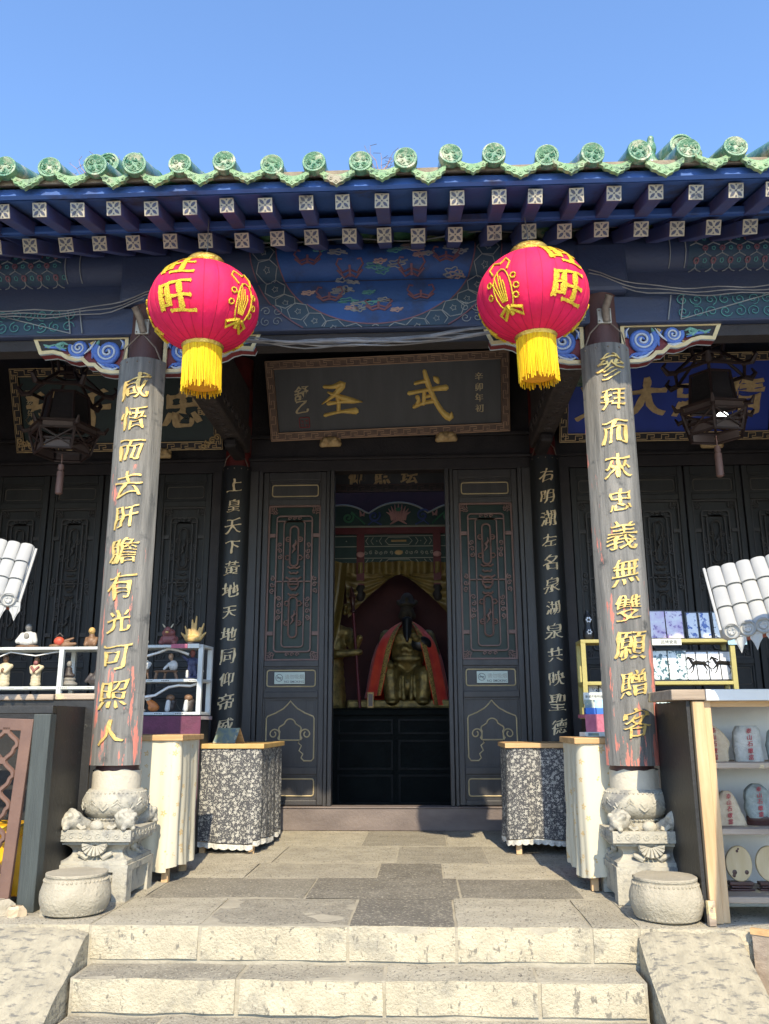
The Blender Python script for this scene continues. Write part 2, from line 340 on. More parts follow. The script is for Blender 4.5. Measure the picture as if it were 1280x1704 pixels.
        if smooth is not None:
            for p in me.polygons: p.use_smooth = True
            me.set_sharp_from_angle(angle=radians(smooth))
        o = bpy.data.objects.new(name, me); COL.objects.link(o)
        if parent: o.parent = parent
        if bevel:
            b = o.modifiers.new('bevel', 'BEVEL'); b.width = bevel; b.segments = 2; b.limit_method = 'ANGLE'; b.angle_limit = radians(35)
        return o

GC = {}; NC = {}
def glyph(st, size, depth, offset=0., slx=0, sly=0, cal=0., seed=0, bold=0.):
    key = (st, offset, slx, sly)
    if key not in GC:
        cu = bpy.data.curves.new('t', 'FONT'); cu.body = st; cu.size = 1.; cu.extrude = .5; cu.resolution_u = 3; cu.offset = offset
        ob = bpy.data.objects.new('t', cu); COL.objects.link(ob)
        dg = bpy.context.evaluated_depsgraph_get(); ev = ob.evaluated_get(dg); me = ev.to_mesh()
        bm = bmesh.new(); bm.from_mesh(me); ev.to_mesh_clear()
        bpy.data.objects.remove(ob); bpy.data.curves.remove(cu)
        bmesh.ops.remove_doubles(bm, verts=bm.verts, dist=1e-5)
        xs = [v.co.x for v in bm.verts]; ys = [v.co.y for v in bm.verts]
        cx = (min(xs) + max(xs)) / 2; cy = (min(ys) + max(ys)) / 2
        for v in bm.verts: v.co.x -= cx; v.co.y -= cy
        W = (max(xs) - min(xs)) / 2; H = (max(ys) - min(ys)) / 2
        for n_, ext, no in ((slx, W, (1, 0, 0)), (sly, H, (0, 1, 0))):
            for i in range(1, n_):
                p = -ext + 2 * ext * i / n_
                bmesh.ops.bisect_plane(bm, geom=bm.verts[:] + bm.edges[:] + bm.faces[:], plane_co=(no[0] * p, no[1] * p, 0), plane_no=no)
        bm.normal_update(); bm.verts.index_update(); acc = [Vector((0, 0)) for _ in bm.verts]
        for f in bm.faces:
            if abs(f.normal.z) < .5:
                for v in f.verts: acc[v.index] += Vector((f.normal.x, f.normal.y))
        NC[key] = [a.normalized() if a.length > 1e-6 else a for a in acc]
        GC[key] = ([tuple(v.co) for v in bm.verts], [[v.index for v in f.verts] for f in bm.faces], W, H); bm.free()
    vs, fs, W, H = GC[key]
    if cal:
        o = []
        for (x, y, z), nn in zip(vs, NC[key]):
            d = bold + cal * (.030 * abs(nn.x) - .016 * abs(nn.y) + .026 * noise.noise(Vector((x * 5 + seed, y * 5, seed * 2.3))) + .012 * noise.noise(Vector((x * 13, y * 13 + seed, 7))))
            o.append((x + nn.x * d, y + nn.y * d, z))
        vs = o
    return [(x * size, y * size, z * depth) for x, y, z in vs], fs

def brush(mb, strokes, fn, depth, n=14):
    """strokes: lists of (x,y,width) control points -> raised brush strokes"""
    for st in strokes:
        pts = []; m = len(st)
        for i in range(n + 1):
            t = i / n * (m - 1); k = min(int(t), m - 2); u = t - k
            p0 = st[max(k - 1, 0)]; p1 = st[k]; p2 = st[k + 1]; p3 = st[min(k + 2, m - 1)]
            pts.append([.5 * (2 * p1[j] + (p2[j] - p0[j]) * u + (2 * p0[j] - 5 * p1[j] + 4 * p2[j] - p3[j]) * u * u + (3 * p1[j] - p0[j] - 3 * p2[j] + p3[j]) * u ** 3) for j in range(3)])
        rows = []
        for i, (x, y, wd) in enumerate(pts):
            a = pts[max(i - 1, 0)]; b = pts[min(i + 1, n)]; dx, dy = b[0] - a[0], b[1] - a[1]; l = sqrt(dx * dx + dy * dy) or 1
            nx, ny = -dy / l, dx / l; wd = max(wd, .004)
            rows.append([(x + nx * wd / 2, y + ny * wd / 2, 0), (x + nx * wd / 4, y + ny * wd / 4, depth * .85), (x, y, depth), (x - nx * wd / 4, y - ny * wd / 4, depth * .85), (x - nx * wd / 2, y - ny * wd / 2, 0)])
        ends = []
        for s_, e in ((0, -1), (n, 1)):
            a = pts[s_]; b = pts[s_ - e]; dx, dy = a[0] - b[0], a[1] - b[1]; l = sqrt(dx * dx + dy * dy) or 1
            ends.append([(a[0] + dx / l * a[2] * .35 + (q[0] - a[0]) * .45, a[1] + dy / l * a[2] * .35 + (q[1] - a[1]) * .45, q[2] * .6) for q in rows[s_]])
        rows = [ends[0]] + rows + [ends[1]]
        vs = [fn(*q) for r in rows for q in r]; fs = []
        for i in range(len(rows) - 1):
            for j in range(4): fs.append((i * 5 + j, i * 5 + j + 1, (i + 1) * 5 + j + 1, (i + 1) * 5 + j))
        mb.add(vs, fs)

def tag(o, label=None, cat=None, group=None, kind=None):
    if label: o['label'] = label
    if cat: o['category'] = cat
    if group: o['group'] = group
    if kind: o['kind'] = kind
    return o
def thing(name, label, cat, loc=(0, 0, 0), rz=0., group=None):
    o = bpy.data.objects.new(name, None); COL.objects.link(o); o.location = loc; o.rotation_euler = (0, 0, rz); o.empty_display_size = .1
    return tag(o, label, cat, group)
def kids(o): return [c for c in bpy.data.objects if c.parent == o]
def dup(o, parent=None, loc=None, rz=None, sx=None):
    ch = kids(o); c = o.copy(); COL.objects.link(c)
    if parent: c.parent = parent
    if loc is not None: c.location = loc
    if rz is not None: c.rotation_euler = (0, 0, rz)
    for k in ch: dup(k, c)
    return c

def blob(name, prims, mat, parent, voxel=.01, smooth=3):
    """one continuous surface grown round balls and capsules"""
    mb = MB()
    for p in prims:
        if p[0] == 's': mb.ball(p[1], p[2], n=14, k=9)
        else:
            a, b = Vector(p[1]), Vector(p[2]); K = max(3, int((b - a).length / (min(p[3], p[4]) * .5 + 1e-4)))
            for i in range(K + 1):
                t = i / K; mb.ball(a.lerp(b, t), p[3] + (p[4] - p[3]) * t, n=10, k=6)
    me = bpy.data.meshes.new('tmp'); me.from_pydata(mb.v, [], mb.f)
    ob = bpy.data.objects.new('tmp', me); COL.objects.link(ob)
    r = ob.modifiers.new('r', 'REMESH'); r.mode = 'VOXEL'; r.voxel_size = voxel
    sm = ob.modifiers.new('s', 'SMOOTH'); sm.iterations = smooth; sm.factor = .6
    dg = bpy.context.evaluated_depsgraph_get(); ev = ob.evaluated_get(dg)
    m2 = bpy.data.meshes.new_from_object(ev); m2.name = name
    bpy.data.objects.remove(ob); bpy.data.meshes.remove(me)
    m2.materials.clear(); m2.materials.append(mat)
    for p in m2.polygons: p.use_smooth = True; p.material_index = 0
    o = bpy.data.objects.new(name, m2); COL.objects.link(o)
    if parent: o.parent = parent
    return o

def inset(poly, d):
    n = len(poly); A = sum(poly[i][0] * poly[(i + 1) % n][1] - poly[(i + 1) % n][0] * poly[i][1] for i in range(n)); sg = 1 if A > 0 else -1
    r = []
    for i in range(n):
        a, b, c = Vector(poly[i - 1]), Vector(poly[i]), Vector(poly[(i + 1) % n])
        e1 = (b - a).normalized(); e2 = (c - b).normalized(); n1 = Vector((-e1.y, e1.x)) * sg; n2 = Vector((-e2.y, e2.x)) * sg
        m = n1 + n2; m = m / max(m.length_squared / 2, .6); r.append((b.x + m.x * d, b.y + m.y * d))
    return r
def ring(mb, poly, d, y0, y1, side=None):
    p2 = inset(poly, d); n = len(poly)
    vs = [(x, y0, z) for x, z in poly] + [(x, y0, z) for x, z in p2] + [(x, y1, z) for x, z in poly] + [(x, y1, z) for x, z in p2]
    mi = mb.mi
    mb.add(vs, [(i, (i + 1) % n, n + (i + 1) % n, n + i) for i in range(n)] + [(n + i, n + (i + 1) % n, 3 * n + (i + 1) % n, 3 * n + i) for i in range(n)])
    if side is not None: mb.mi = side
    o = len(mb.v) - 4 * n
    for i in range(n):
        j = (i + 1) % n; mb.f.append([o + i, o + j, o + 2 * n + j, o + 2 * n + i]); mb.m.append(mb.mi); mb.t.append(mb.tone); mb.u.append(None)
    mb.mi = mi
    return p2
def rrect(x0, x1, z0, z1, r, n=3):
    p = []
    for cx, cz, a in ((x1 - r, z1 - r, 0), (x0 + r, z1 - r, 90), (x0 + r, z0 + r, 180), (x1 - r, z0 + r, 270)):
        for i in range(n + 1): t = radians(a + 90 * i / n); p.append((cx + r * cos(t), cz + r * sin(t)))
    return p
def spiral(cx, cz, r0, turns, a0=0., sgn=1, n=26, y=0.):
    return [(cx + r0 * (1 - .88 * i / n) * cos(a0 + sgn * turns * 2 * pi * i / n), y, cz + r0 * (1 - .88 * i / n) * sin(a0 + sgn * turns * 2 * pi * i / n)) for i in range(n + 1)]

# ================================================================== SETTING
def jit(v, a, s=9.): n_ = noise.noise_vector(Vector(v) * s); return (v[0] + n_.x * a, v[1] + n_.y * a, v[2] + n_.z * a)
def slab(mb, x0, x1, y0, y1, z0, z1, rough=.006, seg=.07, top_only=False):
    """a worn stone block: gridded faces with noise on edges; front and top get separate material slots 0 top 1 front"""
    nx = max(2, int((x1 - x0) / seg)); ny = max(2, int((y1 - y0) / seg)); nz_ = max(2, int((z1 - z0) / seg)); sd = random.uniform(0, 50); rr = .014
    def dis(x, y, z):
        n_ = noise.noise_vector(Vector((x * 5 + sd, y * 5, z * 5))); n2 = noise.noise_vector(Vector((x * 17, y * 17 + sd, z * 17)))
        # round the front top arris
        dy = y - y0; dz = z1 - z
        if dy < rr * 1.01 and dz < rr * 1.01: y += rr * .35; z -= rr * .35
        return (x + (n_.x + n2.x * .5) * rough * .6, y + (n_.y + n2.y * .6) * rough, z + (n_.z + n2.z * .4) * rough * .7)
    mb.mi = 0
    ys = [y0, y0 + rr] + [y0 + rr + (y1 - y0 - rr) * i / ny for i in range(1, ny + 1)]
    zs = [z1, z1 - rr] + [z1 - rr - (z1 - rr - z0) * i / nz_ for i in range(1, nz_ + 1)]
    vs = [dis(x0 + (x1 - x0) * i / nx, y, z1) for y in ys for i in range(nx + 1)]
    mb.add(vs, [(j * (nx + 1) + i, j * (nx + 1) + i + 1, (j + 1) * (nx + 1) + i + 1, (j + 1) * (nx + 1) + i) for j in range(len(ys) - 1) for i in range(nx)])
    if top_only: return
    mb.mi = 1
    vs = [dis(x0 + (x1 - x0) * i / nx, y0, z) for z in zs for i in range(nx + 1)]
    mb.add(vs, [(j * (nx + 1) + i, j * (nx + 1) + i + 1, (j + 1) * (nx + 1) + i + 1, (j + 1) * (nx + 1) + i) for j in range(len(zs) - 1) for i in range(nx)])
    for xx in (x0, x1):
        vs = [dis(xx, y, z) for z in zs for y in ys]; k = len(ys)
        mb.add(vs, [(j * k + i, j * k + i + 1, (j + 1) * k + i + 1, (j + 1) * k + i) for j in range(len(zs) - 1) for i in range(k - 1)])

mb = MB(); mb.grid(lambda u, v: (-40 + 80 * u, -60 + 110 * v, -.47), 8, 8)
tag(mb.build('ground', GROUND), kind='structure')
# platform: mortar bed + slabs
mb = MB(); mb.box(-7, 7, -.838, 2.86, -.46, -.0045)
tag(mb.build('pavement_bed', MORTAR), kind='structure')
mb = MB(); G = .007
rows = [(-.85, -.2, -.15, [-3.4, -2.4, -1.30, -.77, -.06, .45, 1.08, 1.30, 2.3, 3.4]), (-.2, .42, -.1, [-3, -2.1, -1.25, -.36, .50, 1.18, 2.2, 3.2]),
        (.42, 1.0, -.1, [-3, -1.9, -.82, 0, .42, 1.2, 2.2, 3.2]), (1.0, 1.86, -.1, [-3, -1.9, -.75, .1, .75, 1.7, 3.2]), (1.86, 2.9, -.1, [-3, -1.5, -.2, .48, 1.5, 3.2])]
tones = {(0, 3): .55, (0, 4): 1., (0, 5): .12, (1, 2): .75, (1, 3): .9, (1, 4): .85, (2, 3): .95, (3, 3): .55, (3, 4): .3, (4, 2): .6, (2, 2): .35, (4, 3): .1}
for ri, (y0, y1, zb, xs) in enumerate(rows):
    for k in range(len(xs) - 1):
        mb.tone = tones.get((ri, k), random.uniform(.05, .35))
        slab(mb, xs[k] + G, xs[k + 1] - G, y0 + G * .6, y1 - G * .6, zb if ri == 0 else -.05, random.uniform(-.004, .004), rough=.007 if ri == 0 else .004, top_only=ri > 0)
tag(mb.build('pavement', [STONE_TOP, RISER], smooth=40), kind='structure')
stt = thing('stone_steps', 'worn stone steps with limewashed risers leading up to the hall', 'steps', (0, 0, 0))
mb = MB(); mb.box(-1.285, 1.265, -1.082, -.845, -.46, -.171); mb.box(-1.285, 1.265, -1.405, -1.085, -.46, -.324); mb.build('mortar_bed', MORTAR, stt)
for (y0, y1, z1, xs) in ((-1.095, -.862, -.165, [-1.28, -.53, .12, .80, 1.26]), (-1.42, -1.105, -.318, [-1.28, -.85, .05, .62, 1.26])):
    for k in range(len(xs) - 1):
        mb = MB(); mb.tone = random.choice((.15, .45, .6)); slab(mb, xs[k] + .009, xs[k + 1] - .009, y0, y1, z1 - .14, z1 + random.uniform(-.004, .004), rough=.010); mb.build('step_stone', [STONE_TOP, RISER], stt, smooth=40)

# sloping cheek stones beside the steps
def cheek(x0, x1, sk, label):
    t = thing('cheek_stone', label, 'stone ramp', ((x0 + x1) / 2, -.87, -.47), 0, 'sloping stones beside the steps')
    mb = MB(); W = (x1 - x0) / 2; nx, ny = 12, 34
    def top(u, v):
        y = .02 - 1.30 * v; x = -W + 2 * W * u; z = .455 - .62 * max(0, -y) * 1.0
        n_ = noise.noise(Vector((x * 9 + sk * 7, y * 5, 1))) * .011 + noise.noise(Vector((x * 26, y * 14 + sk, 3))) * .006
        e = min(u, 1 - u, v * 1.5 + .05) ; z -= .02 * max(0, 1 - e / .07) ** 2
        return (x + noise.noise(Vector((y * 4, sk, 0))) * .012, y, z + n_)
    mb.grid(top, nx, ny)
    for u in (0, 1): mb.grid(lambda a, b: (lambda p: (p[0] + noise.noise(Vector((p[1] * 9, b * 5, u))) * .008 * b, p[1], p[2] * (1 - b) - .05 * b))(top(u, a)), ny, 5)
    for v in (0, 1): mb.grid(lambda a, b: (lambda p: (p[0], p[1], p[2] * (1 - b) - .05 * b))(top(a, v)), nx, 5)
    mb.build('sloping_slab', RAMP, t, smooth=50)
    return t
cheek(-2.05, -1.305, 1, 'rough grey sloping stone slab flanking the steps below the brown fretted screen')
cheek(1.29, 1.76, 5, 'rough pale sloping stone slab flanking the steps below the stone display cabinet')

# ================================================================== TEMPLE HALL
hall = thing('temple_hall', 'old temple hall with green glazed eaves, blue painted rafters and black carved doors', 'temple')
CX, CY = 1.505, -.04
def H(mb, name, mat, **k): return mb.build(name, mat, hall, **k)
# columns
mb = MB(); mb.lathe([(.125, .62), (.122, 1.5), (.113, 3.3), (.11, 4.0)], 28)
c0 = H(mb, 'column', COLW, smooth=30); c0.location = (-CX, CY, 0)
for x in (CX, -4.6, 4.6): dup(c0, hall, (x, CY, 0))
mb = MB(); mb.lathe([(.13, 0), (.13, 3.0), (.12, 4.6)], 28)
c1 = H(mb, 'column', COLR, smooth=30); c1.location = (-1.53, 2.93, 0)
for x in (1.53, -4.6, 4.6): dup(c1, hall, (x, 2.93, 0))
# pedestals
ped = bpy.data.objects.new('column_base', None)
mb = MB()
mb.box(-.195, .195, -.225, .225, .15, .185); mb.box(-.185, .185, -.21, .21, .185, .205)
for sx in (-1, 1):
    for sy in (-1, 1):
        mb.box(min(sx * .195, sx * .115), max(sx * .195, sx * .115), min(sy * .225, sy * .14), max(sy * .225, sy * .14), 0, .15)
for sy in (-1, 1):
    mb.box(-.115, .115, min(sy * .205, sy * .15), max(sy * .205, sy * .15), .03, .15)
    for x in (-.075, .075): mb.box(x - .03, x + .03, min(sy * .205, sy * .218), max(sy * .205, sy * .218), .055, .075); mb.box(x - .03, x + .03, min(sy * .205, sy * .218), max(sy * .205, sy * .218), .10, .12)
for sx in (-1, 1): mb.box(min(sx * .18, sx * .14), max(sx * .18, sx * .14), -.14, .14, .03, .15)
n = 10
prof = [(.182 - .042 * sin(pi * i / n) ** .8, .205 + .085 * i / n) for i in range(n + 1)]
for i in range(n):
    a, za = prof[i]; b, zb = prof[i + 1]
    vs = [(-a, -a - .02, za), (a, -a - .02, za), (a, a + .02, za), (-a, a + .02, za), (-b, -b - .02, zb), (b, -b - .02, zb), (b, b + .02, zb), (-b, b + .02, zb)]
    mb.add(vs, [(0, 1, 5, 4), (1, 2, 6, 5), (2, 3, 7, 6), (3, 0, 4, 7)])
mb.box(-.188, .188, -.21, .21, .288, .302); mb.box(-.205, .205, -.235, .235, .306, .366)
# engraved scroll lines on the slab
for sy in (-1,):
    for k in range(8): mb.tube([(x, -.236, z) for x, _, z in spiral(-.175 + k * .05, .336, .018, 1.2, k, 1 if k % 2 else -1, 12)], .0035, 4)
for sx in (-1, 1):
    for k in range(8): mb.tube([(sx * .206, x, z) for x, _, z in spiral(-.19 + k * .054, .336, .019, 1.2, k, 1, 12)], .0035, 4)
base = H(mb, 'column_base', PEDS, bevel=.004); base.location = (-CX, -.105, 0)
mb = MB(); mb.lathe([(.135, .366), (.135, .395), (.142, .40), (.142, .412), (.15, .418), (.178, .44), (.19, .475), (.188, .51), (.172, .545), (.158, .56), (.150, .566), (.10, .567)], 40, (0, .065, 0))
for k in range(44): mb.ball((.170 * cos(k * 2 * pi / 44), .065 + .170 * sin(k * 2 * pi / 44), .548), .0065, n=6, k=4)
for k in range(40): mb.ball((.144 * cos(k * 2 * pi / 40), .065 + .144 * sin(k * 2 * pi / 40), .406), .006, n=6, k=4)
for k in range(16):
    a = k * 2 * pi / 16
    for dz, rr in ((0, .030), (.014, .018)):
        mb.tube([((.187 + .003 * (1 - abs(q) / 4)) * cos(a + q * rr * 1.3), .065 + (.187 + .003) * sin(a + q * rr * 1.3), .478 + dz * 1.4 + (.022 - .0055 * abs(q)) * (1 if k % 2 else -1)) for q in range(-4, 5)], .005, 4)
mb.build('drum', PEDS, base, smooth=35)
mb = MB(); N = 24
mb.grid(lambda u, v: (.139 * cos(u * 2 * pi), .065 + .139 * sin(u * 2 * pi), .566 + v * (.105 + .02 * noise.noise(Vector((cos(u * 6.28) * 2, sin(u * 6.28) * 2, 4))))), 40, 3)
mb.build('painted_collar', WHITEPAINT, base, smooth=35)
for k, (sx, sy) in enumerate(((-1, -1), (1, -1), (-1, 1), (1, 1))):
    p = [('s', (0, 0, .045), (.046, .050, .042)), ('s', (0, -.03, .034), (.034, .032, .024)), ('s', (-.030, -.028, .066), (.015, .014, .014)), ('s', (.030, -.028, .066), (.015, .014, .014)),
         ('s', (0, -.052, .045), (.014, .012, .010)), ('s', (-.018, -.045, .055), .010), ('s', (.018, -.045, .055), .010), ('c', (0, .02, .03), (0, .085, .01), .040, .026)]
    for q in range(7): a = -1.1 + q * .37; p.append(('s', (.046 * sin(a), -.006 + .01 * abs(a), .045 + .042 * cos(a)), .011))
    p += [('s', (-.022, -.04, .012), (.012, .018, .012)), ('s', (.022, -.04, .012), (.012, .018, .012))]
    o = blob('lion_head', p, PEDS, base, .0055, 1); o.scale = (1.22,) * 3; o.location = (sx * .150, sy * .18, .360); o.rotation_euler = (0, 0, (0 if sy < 0 else pi) + sx * sy * -.7)
mb = MB()
for sx, sy in ((0, -1),): mb.ball((0, -.205, .385), (.04, .03, .032)); 
for q in range(9): a = pi + pi * q / 8; mb.tube([(0 + .02 * cos(a), -.205, .292 + .012 * sin(a)), (.068 * cos(a), -.222, .285 + .055 * sin(a))], [.006, .011], 6)
for sx in (-1, 1):
    mb.tube([(sx * .02, -.175, .232), (sx * .05, -.195, .222), (sx * .095, -.2, .245)], [.012, .02, .010], 8)
    mb.tube([(sx * .06, -.20, .38), (sx * .085, -.20, .372), (sx * .11, -.2, .39)], .012, 6)
    mb.ball((sx * .135, .0, .25), (.03, .035, .03)); mb.ball((sx * .158, -.03, .26), (.02, .025, .022)); mb.tube([(sx * .14, .0, .25), (sx * .165, .06, .215), (sx * .165, .09, .235)], .014, 6); mb.tube([(sx * .15, .04, .27), (sx * .17, .09, .29)], .012, 6)
mb.ball((.0, -.17, .245), (.026, .022, .02))
mb.build('relief_carving', PEDS, base, smooth=40)
for x in (CX + .01, -4.6, 4.6): dup(base, hall, (x, -.105, 0))

# ---- painted front beams
def by(z):      # front face of the beam stack
    if z > 3.812: return -.02 - sqrt(max(0, .145 ** 2 - (z - 3.955) ** 2)) if abs(z - 3.955) < .145 else -.02
    if z > 3.632: return -.075
    return -.12
BP = M('hazy_beam_paint', (.042, .055, .105), (.032, .05, .11), .6, scale=4, stretch=(.5, 2, 2), bump=.2, c3=(.06, .05, .055), s3=8, t3=.68)  # dark beam paint with the navy haze put into the base colour
BLUEP = M('beam_blue_field', (.022, .085, .29), (.018, .065, .22), .6, scale=4, bump=.15, c4=(.024, .05, .14), s4=4, t4=.58)
HEXP = M('beam_teal_border', (.028, .062, .10), (.024, .05, .09), .6, bump=.15)
SCROLLP = M('beam_plum_field', (.055, .035, .045), (.04, .028, .04), .6, bump=.15)
PLINE = M('beam_pale_line', (.28, .29, .29), (.2, .22, .24), .6, bump=0)
PRED = M('beam_red_line', (.20, .09, .11), (.15, .07, .10), .6, bump=0)
PGRN = M('beam_green_motif', (.09, .28, .27), (.06, .2, .22), .6, bump=0)
PPNK = M('beam_pink_motif', (.42, .30, .27), (.34, .23, .22), .6, bump=0)
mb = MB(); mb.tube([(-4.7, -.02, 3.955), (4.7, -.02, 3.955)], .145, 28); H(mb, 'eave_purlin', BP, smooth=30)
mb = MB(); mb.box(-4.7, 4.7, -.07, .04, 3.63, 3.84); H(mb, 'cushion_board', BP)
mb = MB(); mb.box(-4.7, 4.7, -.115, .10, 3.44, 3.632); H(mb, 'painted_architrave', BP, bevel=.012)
mb = MB(); mb.box(-4.7, 4.7, -.06, .06, 3.36, 3.436); H(mb, 'lower_tie_beam', DARKW)
# painted fields lie on the beams as thin shells
EX, EZ = .03, 4.03
def field(mb, a, b, zmin, zmax, yo, a2=0, b2=0, nz_=56, nx=10):
    for i in range(nz_):
        z0 = zmin + (zmax - zmin) * i / nz_; z1 = zmin + (zmax - zmin) * (i + 1) / nz_
        if any(z0 < k < z1 for k in (3.812, 3.632)): continue
        def xw(z, A, B): q = 1 - ((z - EZ) / B) ** 2; return A * sqrt(q) if q > 0 else 0
        spans = [(-1, 1)] if not a2 else [(-1, 0), (0, 1)]
        for sp in spans:
            def X(z, e):
                o_ = xw(z, a, b); i_ = xw(z, a2, b2) if a2 else 0
                if not a2: return EX + e * o_
                return EX + (-o_ if (sp == (-1, 0) and e == -1) else -i_ if sp == (-1, 0) else i_ if e == 0 else o_)
            l, r = sp
            vs = [(X(z0, l), by(z0) - yo, z0), (X(z0, r), by(z0) - yo, z0), (X(z1, r), by(z1) - yo, z1), (X(z1, l), by(z1) - yo, z1)]
            if abs(vs[0][0] - vs[1][0]) + abs(vs[2][0] - vs[3][0]) > .004: mb.add(vs, [(0, 1, 2, 3)])
mb = MB(); field(mb, .66, .555, 3.452, 4.05, .004); H(mb, 'painted_panel', BLUEP, weld=False)
mb = MB(); field(mb, .84, .70, 3.452, 4.05, .003, .66, .555); H(mb, 'painted_border', HEXP, weld=False)
def pl(mb, pts, r=.004, yo=.005, closed=False, n=4):
    seg = []
    pp = list(pts) + ([pts[0]] if closed else [])
    for a, b in zip(pp, pp[1:]):
        k = max(1, int(sqrt((a[0] - b[0]) ** 2 + (a[1] - b[1]) ** 2) / .02))
        for i in range(k): seg.append((a[0] + (b[0] - a[0]) * i / k, a[1] + (b[1] - a[1]) * i / k))
    seg.append(pp[-1])
    run = []
    for x, z in seg + [(None, 0)]:
        if x is None or not (3.445 < z < 4.085):
            if len(run) > 1: mb.tube(run, r, n)
            run = []
        else: run.append((x, by(z) - yo + (.002 if False else 0), z))
def ell(a, b, t0=180, t1=360, n=40): return [(EX + a * cos(radians(t0 + (t1 - t0) * i / n)), EZ + b * sin(radians(t0 + (t1 - t0) * i / n))) for i in range(n + 1)]
mb = MB()
for a, b in ((.665, .56), (.84, .70)): pl(mb, ell(a, b), .005)
H(mb, 'painted_outline', PRED)
mb = MB()
# honeycomb border with small blossoms
for k in range(17):
    t = radians(184 + 172 * k / 16); cx, cz = EX + .75 * cos(t), EZ + .628 * sin(t)
    pl(mb, [(cx + .074 * cos(q * pi / 3 + t), cz + .064 * sin(q * pi / 3 + t)) for q in range(6)], .0035, closed=True)
    pl(mb, [(cx + .022 * cos(q * pi / 5) * (1 if q % 2 else .55), cz + .022 * sin(q * pi / 5) * (1 if q % 2 else .55)) for q in range(10)], .003, closed=True)
H(mb, 'honeycomb_tracery', PLINE)
def cloud(cx, cz, s):
    p = []
    for i in range(25):
        t = i / 24 * 2 * pi; rr = 1 + .28 * cos(5 * t); p.append((cx + s * 1.5 * rr * cos(t), cz + s * .62 * rr * sin(t)))
    return p
random.seed(5)
ca, cb_, cc, cr = MB(), MB(), MB(), MB()
for i in range(30):
    for _ in range(20):
        x = EX + random.uniform(-.58, .58); z = random.uniform(3.5, 4.02)
        if ((x - EX) / .60) ** 2 + ((z - EZ) / .50) ** 2 < 1: break
    m_ = (ca, cb_, ca, cc)[i % 4]; s_ = random.uniform(.020, .034)
    pl(m_, cloud(x, z, s_), .005, .006, closed=True); pl(m_, [(x - s_ * 2, z - s_ * .3), (x, z), (x + s_ * 2.4, z + s_ * random.uniform(-.8, .8))], .006, .006)
for bx, bz in ((-.42, 3.93), (-.14, 3.86), (.27, 3.86), (.50, 3.93), (.05, 3.60), (-.28, 3.70), (.33, 3.70)):
    for sx in (-1, 1):
        pl(cr, [(bx, bz), (bx + sx * .05, bz - .015), (bx + sx * .09, bz + .03), (bx + sx * .075, bz + .065), (bx + sx * .05, bz + .06)], .007, .007)
        pl(cr, [(bx, bz - .02), (bx + sx * .04, bz - .035), (bx + sx * .085, bz + .0)], .008, .007)
    pl(cr, [(bx, bz + .025), (bx, bz - .03)], .010, .008)
H(ca, 'cloud_motif', PLINE); H(cb_, 'cloud_motif', PPNK); H(cc, 'cloud_motif', PGRN); H(cr, 'bat_motif', PRED)
mb = MB(); mg = MB(); mr = MB()
random.seed(9)
for sx in (-1, 1):
    # scrolls on the architrave beyond the medallion
    for k in range(16):
        x = sx * (.62 + (k // 2) * .075); z = 3.50 + (k % 2) * .075
        if sx * (x - EX) > .40 + (3.6 - z) * .2 and abs(x) < 1.25: pl(mb, [(p[0], p[2]) for p in spiral(x, z, .034, 1.3, k, sx if k % 2 else -sx, 14)], .003)
    for k in range(22):
        x = sx * (2.02 + (k // 2) * .09); z = 3.50 + (k % 2) * .085
        pl(mg, [(p[0], p[2]) for p in spiral(x, z, .042, 1.4, k, sx if k % 2 else -sx, 14)], .0035)
    pl(mb, [(sx * 1.92, 3.45), (sx * 1.95, 3.62)], .005); pl(mb, [(sx * 2.0, 3.45), (sx * 2.03, 3.62)], .005); pl(mb, [(sx * 2.0, 3.45), (sx * 2.6, 3.62)], .004)
    pl(mb, [(sx * 2.06, 3.83), (sx * 2.06, 4.06)], .004); pl(mb, [(sx * 1.96, 3.83), (sx * 1.96, 4.06)], .004)
    for k in range(12):
        for j in range(3):
            x = sx * (2.13 + k * .11 + (j % 2) * .055); z = 3.86 + j * .07
            pl(mr, [(x + .014 * cos(q * pi / 3), z + .014 * sin(q * pi / 3)) for q in range(6)], .008, .006, closed=True)
            pl(mb, [(x, z), (x, z - .03), (x - .04, z - .05)], .004); pl(mb, [(x, z - .03), (x + .04, z - .05)], .004)
            pl(mg, [(x + .055 + .012 * cos(q * pi / 2.5), z + .012 * sin(q * pi / 2.5)) for q in range(5)], .004, closed=True)
H(mb, 'painted_scrollwork', PLINE); H(mg, 'painted_scrollwork', PGRN); H(mr, 'painted_red_bead', PRED)
mb = MB()
for sx in (-1, 1):
    for i in range(20):
        z0, z1 = 3.826 + .012 * i, 3.826 + .012 * (i + 1); x0, x1 = sorted((sx * 2.08, sx * 3.6))
        mb.add([(x0, by(z0) - .003, z0), (x1, by(z0) - .003, z0), (x1, by(z1) - .003, z1), (x0, by(z1) - .003, z1)], [(0, 1, 2, 3)])
    x0, x1 = sorted((sx * 2.03, sx * 3.4)); mb.add([(x0, -.1185, 3.45), (x1, -.1185, 3.45), (x1, -.1185, 3.622), (x0, -.1185, 3.622)], [(0, 1, 2, 3)])
H(mb, 'painted_field', HEXP, weld=False)
# beam-end blocks above each column
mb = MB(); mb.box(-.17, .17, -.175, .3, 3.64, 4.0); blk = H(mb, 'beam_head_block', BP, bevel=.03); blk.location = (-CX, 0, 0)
dup(blk, hall, (CX, 0, 0))

